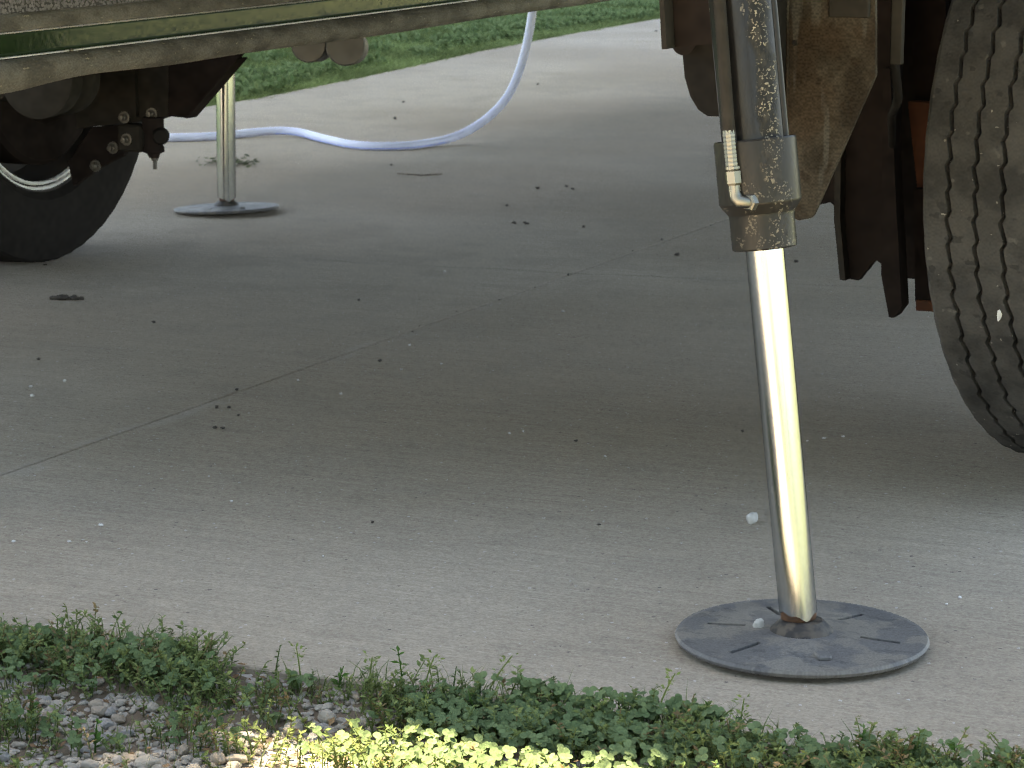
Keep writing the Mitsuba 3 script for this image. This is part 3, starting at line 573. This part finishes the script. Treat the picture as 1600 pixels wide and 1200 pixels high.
tree(-9.55, 18.2, 23.5, 3.6, 3.0, 15, 'slim tall shade tree on the lawn between the third and fourth big ones', n=50000)
tree(-4.92, 2.4, 10.0, 1.95, 1.9, 6, 'slender tree left of the gravel at the vehicle end', n=36000, lumpy=0.12)
tree(-4.5, -9.5, 10.0, 4.2, 3.6, 21, 'round leafy tree behind the gravel, on the left', n=40000)
tree(3.5, -8.5, 11.0, 4.6, 4.0, 22, 'round leafy tree behind the gravel, in the middle', n=40000)
tree(10.5, -4.5, 11.0, 4.6, 4.0, 23, 'round leafy tree behind the gravel, on the right', n=40000)

# ------------------------------------------------------------------ far grass
def blades(px_, py_, pz, g, hmin, hmax, w, lo, hi, lean=0.5):
    n = len(px_); h = g.uniform(hmin, hmax, n); a = g.uniform(0, 2 * np.pi, n); la = g.uniform(0, 2 * np.pi, n); ln = h * g.uniform(0.1, lean, n)
    c = np.c_[px_, py_, pz]; d = np.c_[np.cos(a), np.sin(a), 0 * a] * (w * g.uniform(0.6, 1.3, n))[:, None] / 2
    l = np.c_[np.cos(la), np.sin(la), 0 * la]
    mid = c + l * (ln * 0.35)[:, None] + np.c_[0 * h, 0 * h, h * 0.6]; tip = c + l * ln[:, None] + np.c_[0 * h, 0 * h, h]
    v = np.stack([c - d, c + d, mid - d * 0.8, mid + d * 0.8, tip], 1).reshape(-1, 3)
    i = np.arange(n)[:, None] * 5
    f = np.vstack([i + [0, 1, 3], i + [0, 3, 2], i + [2, 3, 4]])
    return trimesh.Trimesh(v, f, process=False), np.repeat(leaf_cols(n, g, lo, hi), 5, 0)
g = np.random.default_rng(21)
N = 210000
yy = g.uniform(5.8, 19.5, N); xx = fx(yy) - 0.0 + 0.05 * (meshkit.noise(np.c_[yy * 5, 0 * yy, 0 * yy]) - 0.6) - g.uniform(0, 1, N) ** 1.25 * 3.6
den = meshkit.fbm(np.c_[xx * 1.6, yy * 1.6, 0 * xx], 3)
m_, c_ = blades(xx, yy, np.full(N, -0.03), g, 0.022, 0.058, 0.006, (0.165, 0.215, 0.08), (0.25, 0.30, 0.125), 2.2)
shade = np.repeat(0.75 + 0.6 * np.clip((den - 0.35) * 2, 0, 1), 5)[:, None]
add('grass', m_, 'leaf', color=c_ * shade, label='mown green grass beyond the driveway', kind='stuff')
# broad-leaved clumps along its edge
n = 26000
yy = g.uniform(6.5, 18.5, n); cl = meshkit.noise(np.c_[yy * 1.7, 0 * yy + 5, 0 * yy])
xx = fx(yy) - 0.04 - np.abs(g.normal(0, 0.35, n)) - 0.2 * cl
keep = meshkit.fbm(np.c_[xx * 2.4 + 7, yy * 2.4, 0 * xx], 3) > 0.5
c = np.c_[xx, yy, -0.03 + g.uniform(0.02, 0.075, n)][keep]
add('lawn_weeds', leaf_cards(c, 0.035, g), 'leaf', color=np.repeat(leaf_cols(len(c), g, (0.13, 0.185, 0.075), (0.20, 0.255, 0.12)), 4, 0), label='low broad-leaved weeds along the lawn edge', kind='stuff')

# ------------------------------------------------------------------ gravel, clover and weeds along the near edge
g = np.random.default_rng(33)
BARE = [(-0.965, 1.745, 0.075, 0.03), (-1.236, 1.828, 0.07, 0.05), (-1.18, 1.69, 0.13, 0.06), (-1.10, 1.745, 0.09, 0.035), (-1.03, 1.895, 0.05, 0.05), (-1.07, 1.70, 0.11, 0.05), (-1.30, 1.82, 0.05, 0.03), (-0.60, 1.955, 0.06, 0.018), (-0.72, 1.943, 0.02, 0.014), (-0.985, 1.965, 0.03, 0.02), (-1.085, 1.835, 0.03, 0.03)]
def bare(x, y):
    b = np.zeros_like(x)
    for cx, cy, rx, ry in BARE: b = np.maximum(b, np.exp(-(((x - cx) / rx) ** 2 + ((y - cy) / ry) ** 2)))
    return b + 0.35 * (meshkit.noise(np.stack([x * 40, y * 40, 0 * x], -1)) - 0.5)
S = [stone_mesh(1.0, 100 + i, 1) for i in range(10)]
def scatter_stones(n, r0, r1, filt, up=0.3):
    ms = []
    x, y = g.uniform(-1.75, -0.2, n), g.uniform(1.35, EDGE - 0.004, n)
    ok = filt(x, y)
    for a, b in zip(x[ok], y[ok]):
        s = S[g.integers(10)].copy(); r = g.uniform(r0, r1) * g.uniform(0.7, 1.0)
        s.apply_scale(r); s.apply_translation([a, b, float(strip_z(np.array(a), np.array(b))) + r * up]); ms.append(s)
    return ms
vis = lambda x, y: (y > 1.60 + (x + 1.26) * 0.455 - 0.06)
add('gravel', cat_(*scatter_stones(13000, 0.002, 0.0065, lambda x, y: vis(x, y) & ((bare(x, y) > 0.3) | (g.uniform(size=x.shape) < 0.14)))), 'limestone', label='fine limestone gravel between the weeds', kind='stuff')
mats = ['limestone', 'limestone', 'limestone_tan', 'limestone_blue', 'limestone']
spots = [(-1.368, 1.915, .011), (-1.29, 1.835, .012), (-1.254, 1.847, .011), (-1.234, 1.829, .010), (-1.285, 1.893, .009), (-1.124, 1.728, .014), (-1.111, 1.725, .009), (-1.122, 1.784, .009), (-1.138, 1.768, .007), (-1.123, 1.767, .007), (-1.243, 1.867, .009), (-1.195, 1.648, .012), (-1.078, 1.772, .011), (-1.086, 1.835, .011), (-1.054, 1.864, .012), (-1.051, 1.911, .007), (-1.034, 1.892, .013), (-1.024, 1.933, .007), (-1.025, 1.857, .012), (-0.989, 1.974 - .03, .007), (-0.722, 1.941, .011), (-0.715, 1.955, .007), (-0.886, 1.818, .010), (-1.174, 1.684, .010), (-1.229, 1.686, .012), (-1.086, 1.741, .010), (-1.113, 1.702, .012), (-1.054, 1.711, .014), (-1.208, 1.755, .008), (-1.063, 1.779, .012), (-0.62, 1.905, .009), (-0.577, 1.945, .010), (-0.513, 1.948, .010)]
for _ in range(400):
    x, y = g.uniform(-1.5, -0.4), g.uniform(1.6, 1.94)
    if vis(np.array(x), np.array(y)) and bare(np.array([x]), np.array([y]))[0] > 0.34 and len(spots) < 150: spots.append((x, y, g.uniform(0.005, 0.0105)))
GL = 'pale angular limestone stone lying among the weeds at the slab edge'
for i, (x, y, r) in enumerate(spots):
    s = stone_mesh(r * 0.82, 500 + i, 2, 0.75); s.apply_translation([x, y, float(strip_z(np.array(x), np.array(y))) + r * 0.38])
    add('gravel_stone', s, mats[i % 5], 25, label=GL, cat='stone', group='gravel stones among the weeds')

def ground_z(x, y): return np.where(y > EDGE, 0.0, strip_z(x, y))
def disc_leaf(n, seg=9, heart=0.12, cup=0.18):
    ph = np.linspace(0, 2 * np.pi, seg, endpoint=False)
    r = 0.5 * (1 - heart * np.exp(-((ph - 0) / 0.5) ** 2) - heart * np.exp(-((ph - 2 * np.pi) / 0.5) ** 2))
    x, y = 0.5 + r * np.cos(ph), r * np.sin(ph) * 0.95
    return np.vstack([[0.5, 0, -0.03], np.c_[x, y, cup * np.abs(y) * 0.9 + 0.02 * np.cos(ph * 3)]]), np.array([[0, i + 1, (i + 1) % seg + 1] for i in range(seg)])
LV, LF = disc_leaf(9)
def place_leaves(pos, dirs, nrm, size, cols, V=LV, F=LF, cmul=None):
    """pos: leaf base; dirs: leaf axis; nrm: leaf normal; one colour per leaf."""
    n = len(pos); dirs = dirs / np.linalg.norm(dirs, axis=1, keepdims=True)
    b = np.cross(nrm, dirs); b /= np.linalg.norm(b, axis=1, keepdims=True); nn = np.cross(dirs, b)
    v = pos[:, None] + size[:, None, None] * (V[None, :, :1] * dirs[:, None] + V[None, :, 1:2] * b[:, None] + V[None, :, 2:] * nn[:, None])
    f = (np.arange(n) * len(V))[:, None, None] + F[None]
    return trimesh.Trimesh(v.reshape(-1, 3), f.reshape(-1, 3), process=False), np.repeat(cols, len(V), 0)
def ribbon(paths, w):
    """Thin stems: paths (n, k, 3) -> crossed strips."""
    n, k, _ = paths.shape; out, fs, base = [], [], 0
    for ax in (R0 * 1.0, np.array([F0[0], F0[1], 0.0])):
        d = ax * w / 2; v = np.stack([paths - d, paths + d], 2).reshape(n, -1, 3)
        f = np.array([[2 * i, 2 * i + 1, 2 * i + 3] for i in range(k - 1)] + [[2 * i, 2 * i + 3, 2 * i + 2] for i in range(k - 1)])
        out.append(v.reshape(-1, 3)); fs.append(((np.arange(n) * 2 * k)[:, None, None] + f[None]).reshape(-1, 3) + base); base += n * 2 * k
    return trimesh.Trimesh(np.vstack(out), np.vstack(fs), process=False)
edge_x = [-1.8, -1.424, -1.342, -1.226, -1.15, -1.078, -0.94, -0.848, -0.824, -0.701, -0.663, -0.578, -0.49, -0.30]
edge_y = [1.935, 1.935, 1.955, 1.965, 1.90, 1.935, 1.95, 1.96, 1.975, 1.975, 1.955, 1.945, 1.955, 1.965]
def clover_zone(x, y): return smoo(-0.98, -0.88, x) * (1 - 0.75 * smoo(-0.70, -0.64, x)) + 0.30 * (1 - smoo(-1.25, -1.1, x)) + 0.14
def smoo(a, b, x): t = np.clip((x - a) / (b - a), 0, 1); return t * t * (3 - 2 * t)
n = 15000
x, y = g.uniform(-1.7, -0.25, n), np.where(g.uniform(size=n) < 0.75, g.uniform(1.40, 2.0, n), g.uniform(1.90, 1.97, n))
lim = np.interp(x, edge_x, edge_y) + 0.03 * (meshkit.noise(np.c_[x * 45, 0 * x, 0 * x]) - 0.55)
ok = vis(x, y) & (y < lim) & (bare(x, y) < 0.30) & (g.uniform(size=n) < clover_zone(x, y))
x, y = x[ok], y[ok]; n = len(x)
hgt = g.uniform(0.008, 0.026, n) * (0.7 + 0.6 * meshkit.noise(np.c_[x * 12, y * 12, 0 * x]))
bz = ground_z(x, y)
top = np.c_[x + g.normal(0, 0.005, n), y + g.normal(0, 0.005, n), bz + hgt]
P_, D_, N_, S_, C_ = [], [], [], [], []
a0 = g.uniform(0, 2 * np.pi, n); tilt = np.c_[g.normal(0, 0.35, (n, 2)), np.ones(n)] + F0 * 0.55; col = leaf_cols(n, g, (0.105, 0.155, 0.072), (0.17, 0.23, 0.115)); sz = g.uniform(0.0042, 0.0085, n)
for k in range(3):
    a = a0 + k * 2.094 + g.normal(0, 0.15, n); dz = g.normal(0.05, 0.18, n)
    P_.append(top); dd = np.c_[np.cos(a), np.sin(a), dz]; nn_ = tilt + g.normal(0, 0.16, (n, 3)); dd[:, 2] -= (dd * nn_).sum(1) / nn_[:, 2]; D_.append(dd); N_.append(nn_); S_.append(sz * g.uniform(0.9, 1.1, n)); C_.append(col * g.uniform(0.85, 1.15, (n, 1)))
m_, c_ = place_leaves(np.vstack(P_), np.vstack(D_), np.vstack(N_), np.concatenate(S_), np.vstack(C_))
st = ribbon(np.stack([np.c_[x, y, bz - 0.003], np.c_[x * 0.6 + top[:, 0] * 0.4, y * 0.6 + top[:, 1] * 0.4, bz + hgt * 0.6], top], 1), 0.0009)
add('clover', cat_(m_, st), 'leaf', color=np.vstack([c_, np.tile([0.07, 0.11, 0.03], (len(st.vertices), 1))]), label='low carpet of round-leaved clover along the slab edge', kind='stuff')

# small-leaved weeds
SV = np.array([[0, 0, 0], [0.45, 0.24, 0.06], [1, 0, 0.0], [0.45, -0.24, 0.06], [0.5, 0, -0.02]]); SF = np.array([[0, 4, 1], [1, 4, 2], [2, 4, 3], [3, 4, 0]])
n = 9500
x, y = g.uniform(-1.7, -0.25, n), np.where(g.uniform(size=n) < 0.7, g.uniform(1.40, 2.0, n), g.uniform(1.88, 2.01, n))
lim = np.interp(x, edge_x, edge_y) + 0.045 * (meshkit.noise(np.c_[x * 60 + 9, 0 * x, 0 * x]) - 0.5) + np.where(g.uniform(size=n) < 0.3, 0.03 * g.uniform(size=n), 0)
den = meshkit.fbm(np.c_[x * 14, y * 14, 0 * x + 4], 3)
ok = vis(x, y) & (y < lim) & (bare(x, y) < 0.34 + 0.5 * g.uniform(size=n) ** 3) & (g.uniform(size=n) < (0.30 + 0.55 * smoo(0.35, 0.6, den)) * (1 - 0.62 * smoo(-0.95, -0.85, x) * (1 - smoo(-0.72, -0.64, x))))
x, y = x[ok], y[ok]; n = len(x); bz = ground_z(x, y)
hgt = g.uniform(0.012, 0.036, n) * (1 - 0.55 * smoo(1.955, 1.985, y)); la = g.uniform(0, 2 * np.pi, n); ln = hgt * g.uniform(0.2, 1.1, n)
tipp = np.c_[x + np.cos(la) * ln, y + np.sin(la) * ln * 0.6, bz + hgt]
root = np.c_[x, y, bz - 0.003]; mid = root * 0.5 + tipp * 0.5 + np.c_[0 * x, 0 * x, hgt * 0.15]
st = ribbon(np.stack([root, mid, tipp], 1), 0.0010)
kind_ = g.uniform(size=n); P_, D_, N_, S_, C_ = [], [], [], [], []
colA = leaf_cols(n, g, (0.12, 0.16, 0.055), (0.20, 0.24, 0.095)); colB = leaf_cols(n, g, (0.10, 0.15, 0.055), (0.17, 0.21, 0.09)); colC = leaf_cols(n, g, (0.16, 0.12, 0.06), (0.27, 0.21, 0.12))
col = np.where((kind_ < 0.60)[:, None], colA, np.where((kind_ < 0.88)[:, None], colB, colC))
for k in range(13):
    t = (0.15 + 0.85 * k / 12); q = np.where(t < 0.5, 1, 0)
    pos = (root * (1 - t) + tipp * t) + np.c_[0 * x, 0 * x, hgt * 0.15 * 4 * t * (1 - t)]
    a = g.uniform(0, 2 * np.pi, n)
    P_.append(pos); D_.append(np.c_[np.cos(a), np.sin(a), g.uniform(-0.1, 0.9, n)]); N_.append(np.c_[g.normal(0, 0.5, (n, 2)), np.ones(n)]); S_.append(g.uniform(0.004, 0.0085, n)); C_.append(col * g.uniform(0.75, 1.25, (n, 1)))
m_, c_ = place_leaves(np.vstack(P_), np.vstack(D_), np.vstack(N_), np.concatenate(S_), np.vstack(C_), SV, SF)
add('weeds', cat_(m_, st), 'leaf', color=np.vstack([c_, np.repeat(np.tile(col * 0.9, (1, 1)), 6, 0).repeat(2, 0)[:len(st.vertices)]]), label='tangle of small-leaved weeds and dry stalks in the gravel', kind='stuff')
# fine grass blades and runners between them
n = 5200
x, y = g.uniform(-1.7, -0.25, n), np.where(g.uniform(size=n) < 0.6, g.uniform(1.42, 1.99, n), g.uniform(1.90, 1.985, n))
lim = np.interp(x, edge_x, edge_y) + 0.035 * meshkit.noise(np.c_[x * 50 + 3, 0 * x, 0 * x])
ok = vis(x, y) & (y < lim) & (bare(x, y) < 0.75); x, y = x[ok], y[ok]
m_, c_ = blades(x, y, ground_z(x, y) - 0.002, g, 0.008, 0.030, 0.0014, (0.09, 0.13, 0.045), (0.20, 0.23, 0.10), 1.6)
add('fine_grass', m_, 'leaf', color=c_, label='fine short grass blades creeping over the slab edge', kind='stuff')
# dead leaf litter
n = 900
x, y = g.uniform(-1.6, -0.3, n), g.uniform(1.45, 1.955, n); ok = vis(x, y); x, y = x[ok], y[ok]; n = len(x)
a = g.uniform(0, 2 * np.pi, n)
m_, c_ = place_leaves(np.c_[x, y, strip_z(x, y) + g.uniform(0.002, 0.014, n)], np.c_[np.cos(a), np.sin(a), g.normal(0, 0.3, n)], np.c_[g.normal(0, 0.4, (n, 2)), np.ones(n)], g.uniform(0.005, 0.014, n), leaf_cols(n, g, (0.10, 0.055, 0.025), (0.26, 0.17, 0.09)), SV, SF)
add('leaf_litter', m_, 'dry_leaf', color=c_, label='brown leaf litter scattered between the weeds', kind='stuff')

# tall sprigs standing above the rest, one thing each
def sprig(x, y, h, lean, seed, style):
    gg = np.random.default_rng(seed)
    z = float(ground_z(np.array(x), np.array(y)))
    t = np.linspace(0, 1, 7)
    pth = np.c_[x + R0[0] * lean * t ** 1.6 * h, y + R0[1] * lean * t ** 1.6 * h, z + h * t]
    names = ('yellow-green seedhead weed', 'leafy upright weed', 'thin wiry weed')
    lab = (f'{names[style]} sprig standing above the clover at the slab edge')
    k = thing('weed_sprig', lab, 'weed', f'{names[style]} sprigs at the slab edge')
    colr = {0: (0.17, 0.22, 0.07), 1: (0.075, 0.14, 0.035), 2: (0.09, 0.13, 0.05)}[style]
    stm = tube(pth, np.linspace(0.0011, 0.0005, 7), 6)
    add(k + '__stem', stm, 'leaf', True, color=np.tile(np.array(colr) * 0.9, (len(stm.vertices), 1)))
    m = {0: 26, 1: 20, 2: 12}[style]; lo = {0: 0.55, 1: 0.12, 2: 0.2}[style]
    tt = gg.uniform(lo, 1.0, m); pos = np.c_[np.interp(tt, t, pth[:, 0]), np.interp(tt, t, pth[:, 1]), np.interp(tt, t, pth[:, 2])]
    a = gg.uniform(0, 2 * np.pi, m); D = np.c_[np.cos(a), np.sin(a), gg.uniform(0.0, 0.9, m)]
    if style == 0: pos = pos + D * gg.uniform(0, 0.007, (m, 1))
    sz = gg.uniform(*{0: (0.003, 0.006), 1: (0.006, 0.011), 2: (0.003, 0.006)}[style], m)
    mm, cc = place_leaves(pos, D, np.c_[gg.normal(0, 0.5, (m, 2)), np.ones(m)], sz, np.array(colr) * gg.uniform(0.7, 1.3, (m, 1)), SV, SF)
    add(k + '__leaves', mm, 'leaf', color=cc)
SPR = [(-1.44, 1.95, 0.035, 0.1, 0), (-1.378, 1.95, 0.022, 0.3, 1), (-1.163, 1.90, 0.040, -0.1, 0), (-1.19, 1.95, 0.022, 0.2, 2), (-1.253, 1.955, 0.025, -0.3, 2), (-1.118, 1.945, 0.045, 0.15, 2), (-1.09, 1.945, 0.05, -0.1, 0), (-1.05, 1.945, 0.032, 0.2, 1), (-1.02, 1.95, 0.042, 0.1, 0), (-0.985, 1.952, 0.055, -0.1, 1), (-0.965, 1.955, 0.05, 0.25, 0), (-0.935, 1.955, 0.045, 0.1, 2), (-0.905, 1.955, 0.068, 0.5, 0), (-0.862, 1.96, 0.040, -0.2, 2), (-0.84, 1.96, 0.038, 0.15, 2), (-0.735, 1.96, 0.058, 0.35, 0), (-0.69, 1.96, 0.030, 0.2, 1), (-0.655, 1.955, 0.05, 0.1, 0), (-0.60, 1.955, 0.032, -0.1, 2), (-0.565, 1.955, 0.030, 0.2, 2), (-0.545, 1.955, 0.034, 0.1, 1), (-0.50, 1.955, 0.03, 0.2, 1), (-0.46, 1.955, 0.036, -0.1, 1), (-1.13, 1.81, 0.04, 0.1, 0), (-0.943, 1.90, 0.04, 0.2, 0), (-0.715, 1.93, 0.035, 0.3, 0), (-0.90, 1.93, 0.04, -0.2, 1), (-1.20, 1.76, 0.04, 0.1, 1), (-1.28, 1.78, 0.04, 0.0, 1), (-1.06, 1.80, 0.042, -0.2, 0)]
for i, s in enumerate(SPR): sprig(s[0], s[1], s[2] * 0.82, s[3], 900 + i, s[4])

# ------------------------------------------------------------------ small things on the concrete
WH = [(-1.587, 2.356, 4.2), (-1.507, 2.523, 2.5), (-1.602, 2.626, 1.6), (-1.578, 2.277, 3), (-1.56, 2.285, 2), (-1.638, 2.252, 3), (-2.156, 3.025, 4), (-2.111, 2.964, 4.5), (-1.704, 3.38, 3), (-1.667, 3.45, 2.5), (-1.699, 3.17, 3), (-1.354, 3.019, 2.5), (-1.342, 3.038, 2.5), (-1.179, 2.94, 2.5), (-1.688, 3.999, 3.5), (-2.091, 4.346, 4), (-0.946, 3.166, 3.2), (-0.925, 3.188, 3), (-0.962, 3.141, 2.5), (-1.809, 3.235, 3.2), (-0.584, 2.47, 3), (-0.591, 2.441, 2), (-1.788, 3.579, 3), (-1.281, 2.342, 2), (-2.135, 3.084, 3.5)]
for i, (x, y, r) in enumerate(WH):
    s = stone_mesh(r * 0.00085, 1300 + i, 1, 0.6); s.apply_translation([x, y, r * 0.0004])
    add('white_pebble', s, 'white_stone', 40, label='tiny white pebble lying on the shaded concrete', cat='pebble', group='tiny white pebbles on the concrete')
CR = [(-3.764, 7.437, 9), (-3.961, 9.109, 8), (-2.42, 5.379, 7), (-2.497, 5.744, 8), (-2.446, 5.814, 7), (-2.409, 5.768, 6), (-2.27, 5.086, 8), (-2.235, 5.08, 9), (-2.25, 5.10, 6), (-2.099, 5.092, 6), (-1.749, 4.755, 8), (-1.767, 3.43, 4.5), (-1.816, 3.004, 5), (-1.80, 3.012, 4), (-1.76, 2.97, 3.5), (-1.746, 2.881, 5), (-1.735, 2.885, 4), (-2.296, 3.593, 5), (-2.278, 3.22, 4), (-2.871, 4.093, 6), (-1.49, 4.76, 7), (-4.054, 8.079, 8), (-5.0, 13.2, 10), (-1.063, 3.163, 4), (-2.082, 3.957, 5), (-1.561, 5.395, 6), (-1.251, 3.011, 3.5), (-1.857, 3.131, 4), (-3.1, 6.1, 7), (-2.0, 6.0, 7), (-1.3, 2.5, 3), (-1.05, 2.6, 3)]
CR += [(-1.85 + random.gauss(0, 0.008), random.uniform(3.6, 6.2), random.uniform(1.5, 4)) for _ in range(16)]
for i, (x, y, r) in enumerate(CR):
    s = stone_mesh(r * 0.00085, 1500 + i, 1, 0.5); s.apply_translation([x, y, r * 0.0004])
    add('dirt_crumb', s, 'dark_crumb', 40, label='dark crumb of dirt lying on the concrete', cat='dirt crumb', group='dark crumbs of dirt on the concrete')
def single(key, x, y, z, r, seed, mat, label, flat=0.75, cat='pebble', sub=2):
    s = stone_mesh(r, seed, sub, flat); s.apply_translation([x, y, z]); add(key, s, mat, 35, label=label, cat=cat)
single('pebble', -0.888, 2.683, 0.006, 0.0095, 71, 'limestone_pale', 'whitish pebble on the concrete left of the chrome rod', 1.0)
single('pebble', -0.730, 2.233, 0.0185, 0.0066, 72, 'limestone_pale', 'white pebble lying on the round foot pad of the near jack', 0.9)
cl = cat_(*[stone_mesh(r, 80 + i, 2, 0.5) .apply_translation([-2.5912 + dx, 3.7453 + dy, r * 0.3]) for i, (dx, dy, r) in enumerate([(0, 0, 0.014), (0.019, 0.008, 0.012), (-0.014, -0.005, 0.010), (0.030, 0.014, 0.007)])])
add('dirt_clod', cl, 'dark_crumb', 40, label='dark clod of mud on the concrete near the left wheel', cat='clod')
# pebble stuck between the ribs of the tyre
ax = wa1; up = np.array([0, 0, 1.0]); roll = np.cross(up, ax)
def on_tread(w, deg, lift=0.0):
    r_ = 0.405 + lift; t = math.radians(deg)
    return wc1 + ax * w + r_ * (-np.array([math.sin(math.radians(12.7)), math.cos(math.radians(12.7)), 0]) * math.cos(t) - up * math.sin(t))
sp_ = stone_mesh(0.0075, 90, 2, 1.5); sp_.vertices[:, :2] *= 0.55; sp_.apply_translation(on_tread(-0.018, 23, -0.002))
add('pebble', sp_, 'white_stone', 35, label='white pebble wedged in a groove of the tyre tread', cat='pebble')
# clump of wilted greenery behind the far jack
gg = np.random.default_rng(55); n = 130
pos = np.c_[-3.525 + gg.normal(0, 0.036, n), 5.93 + gg.normal(0, 0.03, n), np.abs(gg.normal(0.008, 0.008, n))]
pos[:, 0] += 0.0
a = gg.uniform(0, 2 * np.pi, n)
m_, c_ = place_leaves(pos, np.c_[np.cos(a), np.sin(a), gg.normal(0, 0.3, n)], np.c_[gg.normal(0, 0.4, (n, 2)), np.ones(n)], gg.uniform(0.010, 0.026, n), leaf_cols(n, gg, (0.035, 0.05, 0.02), (0.10, 0.11, 0.05)), SV, SF)
add('wilted_clump', m_, 'dry_leaf', color=c_, label='wilted clump of weeds on the concrete behind the upright jack', cat='weed clump')
# twig by the hose
tp = [(-2.98, 5.90, 0.003), (-2.94, 5.88, 0.005), (-2.90, 5.89, 0.003), (-2.86, 5.93, 0.004)]
add('twig', tube(tp, 0.0018, 6), 'bark', True, label='thin dark twig on the concrete right of the upright jack', cat='twig')
